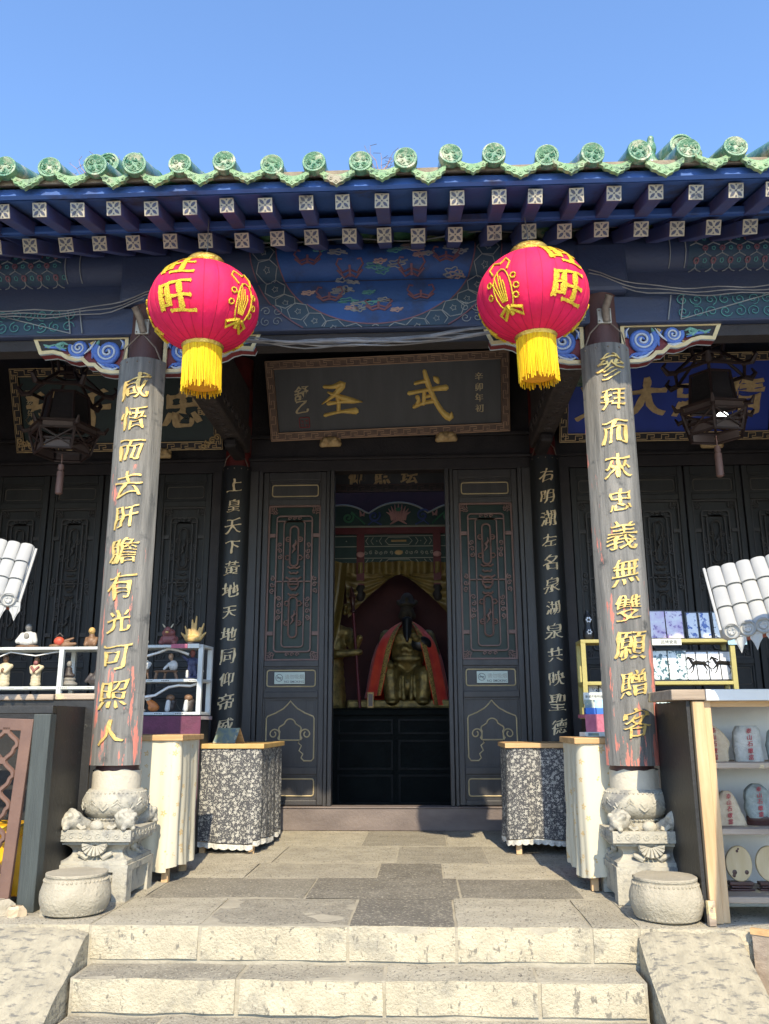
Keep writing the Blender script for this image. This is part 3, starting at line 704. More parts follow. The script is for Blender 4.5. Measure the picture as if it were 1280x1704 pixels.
# ---- rafters, end plates
PITCH = .2172; random.seed(3)
def plate(mb, s, y):
    mb.mi = 0; mb.box(-s, s, y, y + .008, -s, s)
    mb.mi = 1
    for k in range(4):
        a = pi / 4 + k * pi / 2; L1, L2, wd = s * .22, s * 1.14, s * .21; c, d = cos(a), sin(a)
        P = [(L1, 0), (L1 + (L2 - L1) * .28, wd * .85), (L1 + (L2 - L1) * .55, wd), (L1 + (L2 - L1) * .8, wd * .6), (L2, 0), (L1 + (L2 - L1) * .8, -wd * .6), (L1 + (L2 - L1) * .55, -wd), (L1 + (L2 - L1) * .28, -wd * .85)]
        mb.prism([(p * c - q * d, p * d + q * c) for p, q in P], y - .003, y + .002)
        a = k * pi / 2; c, d = cos(a), sin(a)
        P = [(s * .60, 0), (s * .86, s * .13), (s * .86, -s * .13)]; mb.prism([(p * c - q * d, p * d + q * c) for p, q in P], y - .003, y + .002)
    mb.prism([(s * .13 * cos(q * pi / 3), s * .13 * sin(q * pi / 3)) for q in range(6)], y - .003, y + .002); mb.mi = 0
def rafter(name, y0, z0, slope, ylen, hw, ps):
    mb = MB(); vs = []
    for y in (0, ylen):
        for sx, sz in ((-1, -1), (1, -1), (1, 1), (-1, 1)): vs.append((sx * hw, y * sqrt(1 + slope ** 2), sz * hw))
    mb.add(vs, [(0, 1, 2, 3), (7, 6, 5, 4), (0, 4, 5, 1), (1, 5, 6, 2), (2, 6, 7, 3), (3, 7, 4, 0)])
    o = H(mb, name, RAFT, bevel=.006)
    m2 = MB(); plate(m2, ps, -.0095); m2.build('end_plate', [PLATEW, PLATED], o)
    return o
NR = 20
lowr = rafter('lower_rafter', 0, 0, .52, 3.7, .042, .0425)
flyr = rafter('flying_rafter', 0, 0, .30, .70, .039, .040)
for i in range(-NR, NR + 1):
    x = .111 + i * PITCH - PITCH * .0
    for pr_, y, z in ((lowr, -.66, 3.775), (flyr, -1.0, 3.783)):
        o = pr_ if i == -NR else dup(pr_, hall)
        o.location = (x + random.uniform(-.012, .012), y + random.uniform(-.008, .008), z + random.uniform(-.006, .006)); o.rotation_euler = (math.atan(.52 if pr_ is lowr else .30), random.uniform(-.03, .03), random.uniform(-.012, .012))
mb = MB()
def sheet(mb, y0, z0, y1, z1, th=.03, x=4.75): mb.add([(-x, y0, z0), (x, y0, z0), (x, y1, z1), (-x, y1, z1), (-x, y0, z0 + th), (x, y0, z0 + th), (x, y1, z1 + th), (-x, y1, z1 + th)], [(0, 1, 2, 3), (4, 5, 6, 7), (0, 1, 5, 4), (1, 2, 6, 5), (2, 3, 7, 6), (3, 0, 4, 7)])
sheet(mb, -.68, 3.832, 3.05, 3.832 + 3.73 * .52)
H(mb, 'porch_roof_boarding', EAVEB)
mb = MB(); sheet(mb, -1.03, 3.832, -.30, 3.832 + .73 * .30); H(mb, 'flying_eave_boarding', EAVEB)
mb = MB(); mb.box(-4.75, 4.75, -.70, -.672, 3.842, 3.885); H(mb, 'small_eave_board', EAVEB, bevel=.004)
mb = MB()
nseg = 60
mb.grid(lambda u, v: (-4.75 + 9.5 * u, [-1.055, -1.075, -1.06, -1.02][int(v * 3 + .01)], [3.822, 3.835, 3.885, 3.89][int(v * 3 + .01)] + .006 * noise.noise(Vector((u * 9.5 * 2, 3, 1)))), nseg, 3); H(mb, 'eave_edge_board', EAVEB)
# ---- glazed roof
mb = MB(); sheet(mb, -1.09, 3.895, 4.4, 3.895 + 5.49 * .44, .03, 4.8)
H(mb, 'roof_bed', TILEB)
TX = [-2.001, -1.755, -1.485, -1.261, -1.009, -.758, -.491, -.255, .003, .253, .502, .739, 1.029, 1.276, 1.527, 1.796, 2.046]
TX = [-2.001 - .25 * k for k in range(10, 0, -1)] + TX + [2.046 + .25 * k for k in range(1, 11)]
random.seed(21)
SL = .42
mb = MB(); mb.tube([(0, 0, 0), (0, 1.0, SL), (0, 2.4, 2.4 * SL), (0, 5.4, 5.4 * SL)], .058, 16)
for y in (.36, .72, 1.08): mb.tube([(0, y, y * SL), (0, y + .02, (y + .02) * SL)], .062, 16)
tr = H(mb, 'tile_row', TILEG, smooth=40)
mc = MB(); RR = .066; Rx = Matrix.Rotation(pi / 2, 4, 'X')
mc.lathe([(RR, .03), (RR, -.006), (RR * .97, -.012), (RR * .80, -.012), (RR * .76, -.004), (0, -.006)], 30, T=Rx @ Matrix.Scale(-1, 4, (0, 0, 1)))
random.seed(2)
for k in range(4): mc.tube(spiral(.026 * cos(k * 1.57 + .5), .026 * sin(k * 1.57 + .5), .017, 1.2, k * 1.3, 1, 12, -.008), .0048, 5)
mc.tube([(.045 * cos(a * .5), -.007, .045 * sin(a * .5)) for a in range(13)], .003, 4)
cap = mc.build('tile_cap', TILEG, tr, smooth=40)
mb = MB()
n = 10; top_ = [(-.098 + .196 * i / n, -.055 * sin(pi * i / n)) for i in range(n + 1)]
bot = [(.098, -.012), (.093, -.045), (.075, -.062), (.068, -.085), (.045, -.094), (.034, -.112), (.015, -.120), (0, -.138), (-.015, -.120), (-.034, -.112), (-.045, -.094), (-.068, -.085), (-.075, -.062), (-.093, -.045), (-.098, -.012)]
mb.prism(top_ + bot, -.008, .010)
for k in range(5): mb.tube(spiral(-.058 + .029 * k, -.062 - .022 * (2 - abs(k - 2)), .011, 1.1, k, 1, 9, -.010), .0035, 4)
mb.tube([(x * .93, -.010, z * .93 - .006) for x, z in bot], .003, 4)
dt = H(mb, 'drip_tile', TILEL)
mb = MB(); mb.grid(lambda u, v: (-.10 + .2 * u, v * 1.6, v * 1.6 * SL - .056 * sin(pi * u)), 8, 6); mb.grid(lambda u, v: (-.10 + .2 * u, v * 1.6, v * 1.6 * SL - .056 * sin(pi * u) - .012), 8, 6)
mb.build('pan_tile', TILEG, dt, smooth=40)
random.seed(14)
first = True
for i, x in enumerate(TX):
    z = 3.958 + random.uniform(-.012, .012) + .012 * (abs(x) / 2) ** 2
    o = tr if first else dup(tr, hall); o.location = (x, -1.13 + random.uniform(-.015, .015), z); o.rotation_euler = (random.uniform(-.05, .02), random.uniform(-3, 3) * 0, random.uniform(-.05, .05))
    for k in kids(o): k.rotation_euler = (random.uniform(-.1, .1), random.uniform(0, 6), random.uniform(-.06, .06))
    if i < len(TX) - 1:
        xm = (x + TX[i + 1]) / 2; d = dt if first else dup(dt, hall); d.location = (xm, -1.115 + random.uniform(-.01, .01), z - .028 + random.uniform(-.01, .01)); d.rotation_euler = (-.12 + random.uniform(-.06, .06), random.uniform(-.05, .05), random.uniform(-.06, .06)); d.scale = ((TX[i + 1] - x) / .25 * 1.02, 1, random.uniform(.80, .95))
    first = False
# sloping ridges with their own caps and small beasts
for x, dx in ((-1.54, -.12), (1.86, .12)):
    mb = MB(); mb.tube([(x, -.82, 4.21), (x, .4, 4.72), (x, 4.3, 6.3)], .066, 14); mb.box(x - .075, x + .075, -.80, 3.4, 4.1, 4.16)
    mb.tube([(x + dx, -.70, 4.24), (x + dx, .4, 4.70), (x + dx, 4.3, 6.3)], .05, 12)
    rg = H(mb, 'roof_ridge', TILEG, smooth=40)
    m2 = MB(); m2.lathe([(.068, .03), (.068, -.01), (.056, -.012), (.052, -.004), (0, -.006)], 28, T=Matrix.Translation((x, -.84, 4.205)) @ Rx @ Matrix.Scale(-1, 4, (0, 0, 1)))
    m2.tube([(p[0] + x, -.852, p[2] + 4.205) for p in spiral(0, 0, .042, 1.8, .4, 1, 22)], .008, 5)
    m2.build('ridge_cap', TILEG, rg, smooth=40)
    blob('ridge_beast', [('s', (x - dx * .9, -.6, 4.36), (.04, .05, .05)), ('c', (x - dx * .9, -.6, 4.30), (x - dx * .9, -.55, 4.40), .035, .022), ('s', (x - dx * .9, -.63, 4.41), .025), ('c', (x - dx * .9, -.6, 4.25), (x - dx * .9, -.5, 4.30), .05, .04)], TILEG, rg, .012)
mb = MB(); mb.box(-4.8, 4.8, 4.3, 4.6, 6.15, 6.6); H(mb, 'main_ridge', TILEG, bevel=.05)  # rear slope left off, roof shaped open behind to let sky light inside

# ---- porch cross beams
mb = MB(); mb.box(-.095, .095, .12, 2.86, 3.57, 3.84); mb.box(-.07, .07, .12, 2.86, 3.84, 4.25)
cbm = H(mb, 'porch_beam', BEAMD, bevel=.02); cbm.location = (-1.49, 0, 0)
m2 = MB()
for k in range(15):
    for sx in (-1, 1): m2.tube([(sx * .097, y, z) for y, _, z in spiral(.5 + k * .15, 3.70, .055, 1.3, k, 1 if k % 2 else -1, 14)], .007, 5)
    m2.tube([(x, .5 + k * .15 + yy - .0, 3.568) for x, _, yy in spiral(0, 0, .055, 1.3, k, 1 if k % 2 else -1, 14)], .006, 5)
m2.build('beam_carving', BEAMD, cbm)
m2 = MB(); m2.box(-.06, .06, 2.35, 2.8, 3.47, 3.568); m2.build('beam_bracket', DARKW, cbm, bevel=.03)
dup(cbm, hall, (1.49, 0, 0))

# ---- carved brackets under the architrave (one each side of both columns)
half = [(0, 0), (.655, 0), (.60, -.125), (.51, -.118), (.455, -.133), (.415, -.160), (.355, -.178), (.31, -.172), (.290, -.192), (.265, -.214), (.225, -.216), (.205, -.236), (.175, -.258), (.11, -.272), (0, -.272)]
mb = MB(); mb.mi = 0; mb.prism(half, -.028, .035); mb.mi = 1; ring(mb, half, .024, -.048, -.02, side=2); mb.mi = 2
mb.prism(half, .034, .05)
qt = mb.build('carved_bracket', [QR, QY, QE], hall)
def leafrib(mb, pts, w0, y, n_=16):
    m_ = len(pts); vs = []
    for i in range(n_ + 1):
        t = i / n_ * (m_ - 1); k = min(int(t), m_ - 2); u = t - k; a, b = pts[k], pts[k + 1]
        x, z = a[0] + (b[0] - a[0]) * u, a[1] + (b[1] - a[1]) * u; vs.append((x, y, z))
    mb.tube(vs, [max(.003, w0 * sin(pi * (i + .5) / (n_ + 1)) ** .7) for i in range(n_ + 1)], 6)
m2 = MB(); m2.mi = 0
m2.tube(spiral(.135, -.115, .088, 2.1, .6, -1, 40, -.040), [.021 - .012 * i / 40 for i in range(41)], 8)
m2.tube(spiral(.335, -.082, .062, 2.0, .4, -1, 36, -.040), [.016 - .009 * i / 36 for i in range(37)], 8)
leafrib(m2, [(.215, -.05), (.235, -.11), (.19, -.17), (.10, -.225)], .022, -.040); leafrib(m2, [(.27, -.05), (.23, -.10), (.24, -.16)], .014, -.042)
leafrib(m2, [(.045, -.03), (.03, -.06), (.05, -.10)], .013, -.04); leafrib(m2, [(.42, -.1), (.48, -.075), (.57, -.07)], .012, -.04)
for k in range(3): leafrib(m2, [(.04 + .03 * k, -.24), (.07 + .03 * k, -.215), (.13 + .03 * k, -.20)], .010, -.042)
m2.mi = 1
m2.tube(spiral(.135, -.115, .066, 1.8, .6, -1, 34, -.050), [.009] * 35, 6); m2.tube(spiral(.335, -.082, .045, 1.7, .4, -1, 30, -.050), [.007] * 31, 6)
leafrib(m2, [(.05, -.225), (.09, -.245), (.15, -.23), (.20, -.19)], .010, -.045); leafrib(m2, [(.295, -.145), (.33, -.155), (.39, -.14)], .010, -.045); leafrib(m2, [(.22, -.04), (.25, -.09), (.29, -.13)], .008, -.054)
leafrib(m2, [(.055, -.03), (.035, -.055), (.03, -.1)], .006, -.05)
m2.mi = 2
leafrib(m2, [(.41, -.055), (.45, -.04), (.49, -.06), (.46, -.085), (.42, -.08)], .014, -.04); leafrib(m2, [(.50, -.05), (.54, -.07), (.58, -.05)], .012, -.04); m2.tube(spiral(.455, -.062, .022, 1.4, 0, 1, 14, -.046), .006, 5)
leafrib(m2, [(.20, -.03), (.215, -.07), (.2, -.12)], .014, -.043)
m2.mi = 3
leafrib(m2, [(.235, -.035), (.255, -.05), (.245, -.075)], .010, -.038); leafrib(m2, [(.385, -.12), (.41, -.135), (.43, -.12)], .009, -.036)
m2.build('scroll_relief', [QB, QW, QG, QO], qt, smooth=60)
for i, (x, s_) in enumerate(((-CX - .12, -1), (-CX + .12, 1), (CX - .12, -1), (CX + .12, 1))):
    o = qt if i == 0 else dup(qt, hall); o.location = (x, CY + .02, 3.455); o.scale = (s_, 1, 1)

# ---- door wall
DY = 2.90
mb = MB(); mb.box(-1.40, 1.40, 2.84, 3.02, 0, .19); mb.box(-1.40, 1.40, 2.83, 3.02, .19, .204)
H(mb, 'threshold', THRESH, bevel=.006)
mb = MB()
mb.box(-4.7, 4.7, 2.90, 3.04, 3.385, 3.50); mb.box(-4.7, 4.7, 2.88, 3.04, 3.50, 3.53); mb.box(-4.7, 4.7, 2.93, 3.04, 3.53, 3.74); mb.box(-4.7, 4.7, 2.90, 3.04, 3.74, 3.78); mb.box(-4.7, 4.7, 2.94, 3.04, 3.78, 5.9)
H(mb, 'lintel_wall', DARKW, bevel=.006)
mb = MB()
for sx in (-1, 1):
    for a, b in ((.545, .585), (.592, .625), (1.262, 1.30), (1.305, 1.40)): x0, x1 = sorted((sx * a, sx * b)); mb.box(x0, x1, 2.875 if a != .592 else 2.89, 3.0, .204, 3.385)
H(mb, 'door_jamb', DOOR, bevel=.006)
mb = MB()
for sx in (-1, 1):
    x0, x1 = sorted((sx * 1.40, sx * 1.76)); mb.box(x0, x1, 2.95, 3.02, 0, 3.385); x0, x1 = sorted((sx * 1.66, sx * 1.77)); mb.box(x0, x1, 2.88, 2.95, 0, 3.385)
    x0, x1 = sorted((sx * 1.77, sx * 4.7)); mb.box(x0, x1, 2.95, 3.05, 0, .24)
H(mb, 'pier_panel', DARKW, bevel=.005)

def lattice(mb, x0, x1, z0, z1, y):
    w_ = x1 - x0; cx = (x0 + x1) / 2; h = z1 - z0; B = .0095
    def rect(i, top=None, bot=None, rr=.02, r=B):
        P = rrect(x0 + i, x1 - i, z0 + (bot if bot is not None else i), z1 - (top if top is not None else i), rr); mb.tube([(x, y, z) for x, z in P], r, 4, closed=True)
    rect(.008, rr=.008, r=.012); rect(.085, .11, .085, .03); rect(w_ * .30, .16, .13, .03, .008)
    mb.tube([(x0 + .085, y, z1 - .16), (x1 - .085, y, z1 - .16)], .008, 4)
    for s_ in (-1, 1):
        for cz, ang in ((z1 - .008, -1), (z0 + .008, 1)):        # corner frets
            X = cx + s_ * (w_ / 2 - .008)
            for k in range(3):
                d = .022 + .022 * k; mb.tube([(X - s_ * d, y, cz), (X - s_ * d, y, cz + ang * .03), (X - s_ * (d + .012), y, cz + ang * .045)], .006, 4); mb.tube([(X, y, cz + ang * d), (X - s_ * .03, y, cz + ang * d), (X - s_ * .042, y, cz + ang * (d + .014))], .006, 4)
            mb.tube([(p[0], y, p[2]) for p in spiral(X - s_ * .06, cz + ang * .06, .022, 1.2, 0, s_, 10)], .006, 4)
        for fz in (.17, .29, .68, .80):       # side blocks
            mb.box(cx + s_ * (w_ / 2 - .042) - .03, cx + s_ * (w_ / 2 - .042) + .03, y - .008, y + .006, z0 + h * fz - .018, z0 + h * fz + .018) if fz in (.17, .80) else None
        for fz in (.27, .31, .35, .39, .44, .48, .52, .66, .70, .74):
            X = cx + s_ * (w_ * .27 if fz > .6 or fz < .42 else w_ * .40)
            mb.tube([(p[0], y, p[2]) for p in spiral(X, z0 + h * fz, .026, 1.3, fz * 40, s_, 12)], .007, 4)
        for fz, full in ((.235, 0), (.36, 1), (.655, 1), (.775, 0)):   # rings and blossoms
            X = cx + s_ * w_ * .115; Z = z0 + h * fz; rr = .022
            mb.tube([(X + rr * cos(q * pi / 6) * (1 + .25 * full * cos(q * pi * 5 / 6)), y - .004, Z + rr * sin(q * pi / 6)) for q in range(12)], .007, 5, closed=True)
            if not full: mb.tube([(X - .012, y - .004, Z), (X + .012, y - .004, Z)], .005, 4)
    for za, zb in ((.145, .40), (.60, .86)):       # capsules on the axis
        P = rrect(cx - .04, cx + .04, z0 + h * za, z0 + h * zb, .038, 5); mb.tube([(x, y - .004, z) for x, z in P], .009, 5, closed=True)
        zc = z0 + h * (za + zb) / 2; mb.tube([(cx - .022, y, zc - .07), (cx + .005, y, zc - .03), (cx - .008, y, zc), (cx + .018, y, zc + .03), (cx + .012, y, zc + .065)], [.004, .012, .017, .013, .004], 6)
    for k in range(6):                              # central vase motif
        zc = z0 + h * (.415 + .035 * k); ww = (.05, .03, .055, .075, .045, .06)[k]
        mb.tube([(cx - ww, y - .004, zc + .012), (cx - ww * .6, y - .004, zc - .006), (cx, y - .004, zc), (cx + ww * .6, y - .004, zc - .006), (cx + ww, y - .004, zc + .012)], .0095, 5)
    mb.tube([(cx + .05 * cos(q * pi / 8), y - .004, z0 + h * .485 + .05 * sin(q * pi / 8)) for q in range(16)], .008, 5, closed=True)
    mb.tube([(x0 + .085, y, z0 + h * .50), (x1 - .085, y, z0 + h * .50)], .008, 4)
    for k in (-1, 0, 1):
        mb.tube([(p[0], y - .003, p[2]) for p in spiral(cx + k * .05, z1 - .135, .02, 1.1, 0, 1, 10)], .006, 4); mb.tube([(p[0], y - .003, p[2]) for p in spiral(cx + k * .05, z0 + .05 + .008, .02, 1.1, 0, 1, 10)], .006, 4)

def leaf(xc, wd, side=False):
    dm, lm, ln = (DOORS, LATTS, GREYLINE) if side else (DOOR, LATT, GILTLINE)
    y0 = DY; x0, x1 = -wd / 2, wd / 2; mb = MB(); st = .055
    for a, b in ((x0, x0 + st), (x1 - st, x1)): mb.box(a, b, y0, y0 + .07, .21, 3.38)
    for a, b in ((.21, .255), (.478, .545), (1.165, 1.225), (1.455, 1.515), (3.04, 3.10), (3.295, 3.38)): mb.box(x0 + st, x1 - st, y0 + .003, y0 + .067, a, b)
    o = mb.build('door_leaf', dm, hall, bevel=.007); o.location = (xc, 0, 0)
    mb = MB(); mb.box(x0 + st, x1 - st, y0 + .032, y0 + .05, .25, 1.47); mb.box(x0 + st, x1 - st, y0 + .032, y0 + .05, 3.08, 3.30)
    for z0, z1 in ((.255, .478), (.545, 1.165), (1.225, 1.455), (3.10, 3.295)):
        ring(mb, rrect(x0 + st, x1 - st, z0, z1, .003, 1), .016, y0 + .016, y0 + .034)
    mb.build('door_panel', dm, o)
    mb = MB(); mb.box(x0 + st, x1 - st, y0 + .055, y0 + .06, 1.515, 3.04); mb.build('glass', GLASSD if not side else DOORS, o)
    mb = MB(); lattice(mb, x0 + st, x1 - st, 1.515, 3.04, y0 + .03); mb.build('lattice', lm, o)
    mb = MB(); yy = y0 + .028; xs0, xs1 = x0 + st + .03, x1 - st - .03; R_ = .0065 if not side else .005
    for z0, z1 in ((.29, .44), (1.275, 1.425), (3.135, 3.25)): mb.tube([(x, yy, z) for x, z in rrect(xs0, xs1, z0, z1, .022)], R_, 5, closed=True)
    c = 0; hw = (xs1 - xs0) / 2 - .005
    # pointed cusped arch
    out_ = [(-hw, .63)] + [(-hw, .98), (-hw + .01, 1.0), (-hw * .62, 1.03), (-hw * .30, 1.07), (-.03, 1.105), (0, 1.14), (.03, 1.105), (hw * .30, 1.07), (hw * .62, 1.03), (hw - .01, 1.0), (hw, .98), (hw, .62), (hw - .02, .60), (hw - .09, .60), (hw - .115, .625), (hw - .10, .66), (hw - .135, .69), (hw - .115, .735), (hw - .145, .76), (hw - .13, .785), (-hw + .13, .785), (-hw + .145, .76), (-hw + .115, .735), (-hw + .135, .69), (-hw + .10, .66), (-hw + .115, .625), (-hw + .09, .60), (-hw + .02, .60)]
    mb.tube([(x, yy, z) for x, z in out_], R_, 5, closed=True)
    def arc(cx_, cz_, r_, a, b, k=9): return [(cx_ + r_ * cos(radians(a + (b - a) * i / k)), yy, cz_ + r_ * sin(radians(a + (b - a) * i / k))) for i in range(k + 1)]
    inn = arc(-.085, .86, .034, -40, -330) ; right = [(-x, y, z) for x, y, z in inn][::-1]
    path = arc(-.155, .835, .018, 60, 360, 10) + arc(-.155, .845, .040, 20, 250, 8)
    for sx in (-1, 1): mb.tube([(sx * p[0], p[1], p[2]) for p in [(-.10, yy, .785)] + arc(-.142, .838, .044, -50, 190, 12) + arc(-.158, .838, .026, 190, 420, 8)], R_, 5)
    mb.tube([(-.10, yy, .785), (-.098, yy, .84)] + arc(-.075, .885, .030, 230, 100, 5) + arc(0, .925, .052, 170, 10, 10) + arc(.075, .885, .030, 80, -50, 5) + [(.098, yy, .84), (.10, yy, .785)], R_, 5)
    mb.build('gilt_outline', ln, o, smooth=60)
    return o
L0 = leaf(-.942, .63)
L1 = dup(L0, hall, (.942, 0, 0))
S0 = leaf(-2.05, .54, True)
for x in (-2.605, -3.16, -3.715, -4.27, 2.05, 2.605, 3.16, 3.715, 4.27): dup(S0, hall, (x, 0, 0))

# ---- interior shell
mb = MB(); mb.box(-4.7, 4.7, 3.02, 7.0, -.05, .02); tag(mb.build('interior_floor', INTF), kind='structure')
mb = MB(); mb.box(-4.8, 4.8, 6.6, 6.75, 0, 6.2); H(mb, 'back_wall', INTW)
for x0 in (-4.85, 4.7):
    mb = MB(); mb.prism([(.3, 0), (6.59, 0), (6.59, 6.1), (4.4, 6.1), (.3, 4.35)], x0, x0 + .15, T=Matrix(((0, 1, 0, 0), (1, 0, 0, 0), (0, 0, 1, 0), (0, 0, 0, 1)))); H(mb, 'side_wall', INTW)

# ================================================================== COUPLET BOARDS
def couplet(x, y, z0, z1, R, chars, zs, size, mat, gold, label, half=1.2, shear=.16, warp=.095, xo=None, sd=0):
    t = thing('couplet_board', label, 'couplet board', (x, y, z0), 0, 'carved couplet boards on the hall columns')
    mb = MB(); n = 26; h = z1 - z0
    def P(u, v, r): a = half * (2 * u - 1); return (r * sin(a), -r * cos(a), h * v)
    mb.grid(lambda u, v: P(u, v, R), n, 16); mb.grid(lambda u, v: P(u, v, R - .018), n, 16)
    for v in (0, 1): mb.grid(lambda u, q: P(u, v, R - .018 * q), n, 1)
    for u in (0, 1): mb.grid(lambda v, q: P(u, v, R - .018 * q), 16, 1)
    o = mb.build('board', mat, t, smooth=40)
    for i, c in enumerate(chars):
        mb = MB(); zc = zs[0] + (zs[1] - zs[0]) * i / (len(chars) - 1) - z0; off = (xo(i) if xo else 0)
        s = size * (1.0 + .10 * sin(i * 2.3 + sd))
        mb.text(c, s, .012, lambda px, py, pz: ((R + pz + .004) * sin((px + off) / R), -(R + pz + .004) * cos((px + off) / R), zc + py), offset=.0, slx=10, sly=10, warp=warp, shear=shear, seed=i + sd * 20, bold=-.010, rot=.05 * sin(i * 1.9 + sd))
        mb.build('gilt_character', gold, t)
    mb = MB(); mb.tube([(-R * .8, -R * .5, h - .01), (-R * .6, -R * .75, h + .08), (0, -R * .72, h + .19), (R * .6, -R * .75, h + .08), (R * .8, -R * .5, h - .01)], .005, 5); mb.build('hanging_wire', IRON, t, smooth=60)
    for k in range(5):
        a = -.9 + .45 * k; m2 = MB(); m2.ball(((R + .002) * sin(a), -(R + .002) * cos(a), h - .03), .006, n=6, k=4); m2.build('nail', IRON, t)
    return t
couplet(-CX, CY, .70, 3.235, .166, '咸悟而去肝膽有光可照人', (3.03, .885), .170, COUP, GOLD, 'weathered grey couplet board on a front column, ending in 人', sd=1)
couplet(CX, CY, .695, 3.265, .166, '參拜而來忠義無雙願贈客', (3.10, .93), .170, COUP, GOLD, 'weathered grey couplet board with peeling red foot on a front column, ending in 客', sd=2, xo=lambda i: .008)
couplet(-1.53, 2.92, .50, 3.42, .155, '上皇天下黃地天地同仰帝威', (3.22, .92), .150, COUPD, GOLDW, 'black couplet board beside the door, behind the left tables, starting with 上皇天下', sd=3, xo=lambda i: .01)
couplet(1.53, 2.92, .50, 3.48, .155, '右明湖左名泉湖泉共映聖德', (3.27, .90), .150, COUPD, GOLDW, 'black couplet board beside the door, behind the right tables, starting with 右明湖', sd=4, xo=lambda i: .0)

# iron pole sockets bolted to the front columns
def socket(x, label):
    t = thing('flagpole_socket', label, 'pole holder', (x, CY - .115, 3.46), 0, 'flagpole sockets on the front columns')
    mb = MB(); mb.box(-.045, .045, -.012, .006, -.045, .06); mb.build('plate', STEEL, t, bevel=.004)
    mb = MB(); mb.tube([(.012, -.01, -.03), (0, -.05, .04), (-.025 if x < 0 else .018, -.10, .105)], .024, 14, cap=False); mb.tube([(.012, -.01, -.03), (0, -.05, .04), (-.025 if x < 0 else .018, -.0995, .1045)], .019, 12, cap=False); mb.build('tube', IRON, t, smooth=50)
    mb = MB()
    for px, pz in ((-.033, -.03), (.033, -.03), (-.033, .045), (.033, .045)): mb.ball((px, -.013, pz), .006, n=6, k=4)
    mb.build('bolt', IRON, t)
socket(-CX, 'rusty iron flagpole socket above the left grey couplet'); socket(CX, 'rusty iron flagpole socket above the right grey couplet')

# ================================================================== RED LANTERNS
def lantern():
    t = thing('red_lantern', '', 'lantern', (0, 0, 0), 0, 'red cloth lanterns under the eaves')
    A, B_ = .318, .262; G_ = 24
    def P(th, ph, e=0): 
        sc = 1 - .010 * (1 - abs(cos(th * G_ / 2))) * 0 - .012 * abs(sin(th * G_ / 2)) ** .6 * 0
        f = 1 - .012 * (abs(cos(th * G_ / 2)) ** 4) + .006 * sin(th * 3 + ph * 2) * sin(th * 7 + 1) + .0035 * sin(th * 61 + ph * 3) * abs(ph) ** 2
        return ((A * f + e) * cos(ph) * sin(th), -(A * f + e) * cos(ph) * cos(th), (B_ + e) * sin(ph))
    mb = MB(); mb.grid(lambda u, v: P(u * 2 * pi, -1.22 + 2.44 * v), 144, 30); mb.build('shade', RED, t, smooth=60)
    for k in range(G_):
        m2 = MB(); th = (k) * 2 * pi / G_; m2.tube([P(th, -1.21 + 2.42 * i / 16, .0005) for i in range(17)], .0022, 4); m2.build('seam_rib', RIBB, t)
    for s_, nm in ((1, 'top_cap'),):
        mb = MB(); mb.lathe([(.118, s_ * .235), (.126, s_ * .243), (.118, s_ * .252), (.106, s_ * .268), (.112, s_ * .285), (.10, s_ * .30), (.02, s_ * .302)], 36); mb.build(nm, GOLDF, t, smooth=40)
    mb = MB(); mb.lathe([(.119, -.238), (.121, -.246), (.116, -.254), (.112, -.262), (.02, -.263)], 36); mb.build('bottom_cap', GOLDF, t, smooth=40)
    mb = MB(); random.seed(4); N = 124
    for k in range(N):
        a = 2 * pi * k / N + random.uniform(-.01, .01); L = .262 + random.uniform(-.022, .020); r0 = .108 + random.uniform(-.002, .002); r1 = .110 + random.uniform(-.006, .005); b = a + random.uniform(-.03, .03)
        mb.tube([(r0 * cos(a), r0 * sin(a), -.245), (r0 * 1.01 * cos(a), r0 * 1.01 * sin(a), -.36), (r1 * cos(b), r1 * sin(b), -.245 - L)], [.0034, .0032, .0026], 4)
    f = mb.build('fringe', FRNG, t); f['kind'] = 'stuff'
    mb = MB(); mb.lathe([(.1045, -.255), (.1035, -.38), (.102, -.482)], 40); o = mb.build('fringe_lining', FRNGI, t, smooth=40)
    def on(th0, ph0): return lambda x, y, z: P(th0 + x / A / max(.35, cos(ph0 + y / B_ * .95)), ph0 + y / B_ * .95, .0055 + z)
    for th0 in (0, pi):
        for ph0 in (-.27, .56):
            mb = MB(); mb.text('旺', .220, .003, on(th0, ph0), offset=.0, slx=26, sly=16, warp=.05, seed=3, bold=.016); mb.build('gold_character', GLIT, t)
    for th0 in (pi / 2 - .28, -pi / 2 + .28, pi / 2 + .9 + .28, -pi / 2 - .9 - .28):
        mb = MB(); g = on(th0, -.22)
        def gp(pts, r): mb.tube([g(x, y, 0) for x, y in pts], r, 5)
        for q in range(5):          # scaled body, fins and tail of a fish, in gold outline
            gp([(-.05 + .018 * q + .0, .11 - .03 * abs(q - 2)), (-.035 + .016 * q, .02), (-.01 + .008 * q, -.07)], .0045)
        body = [(.055 * sin(k * pi / 8) + .012, .12 * cos(k * pi / 8)) for k in range(16)]; gp(body + [body[0]], .0045)
        gp([(.012, -.11), (-.04, -.165), (-.055, -.13), (.0, -.10)], .010); gp([(.015, -.11), (.075, -.16), (.085, -.12), (.03, -.10)], .010); gp([(.01, -.09), (.02, -.15)], .012)
        gp([(-.04, .10), (-.075, .15), (-.05, .19), (.0, .17), (.03, .20), (.06, .16), (.05, .11)], .006)
        for bx, by_ in ((.085, .06), (.095, .0), (.08, -.05), (-.07, .05), (-.075, -.02)): gp([(bx + .016 * cos(k), by_ + .016 * sin(k)) for k in range(7)], .005)
        mb.build('gold_fish_motif', GLIT, t)
    mb = MB(); mb.tube([(0, 0, .29), (.004, .01, .40), (-.003, .02, .58)], .0035, 5); mb.build('hanging_cord', CABLE, t)
    return t
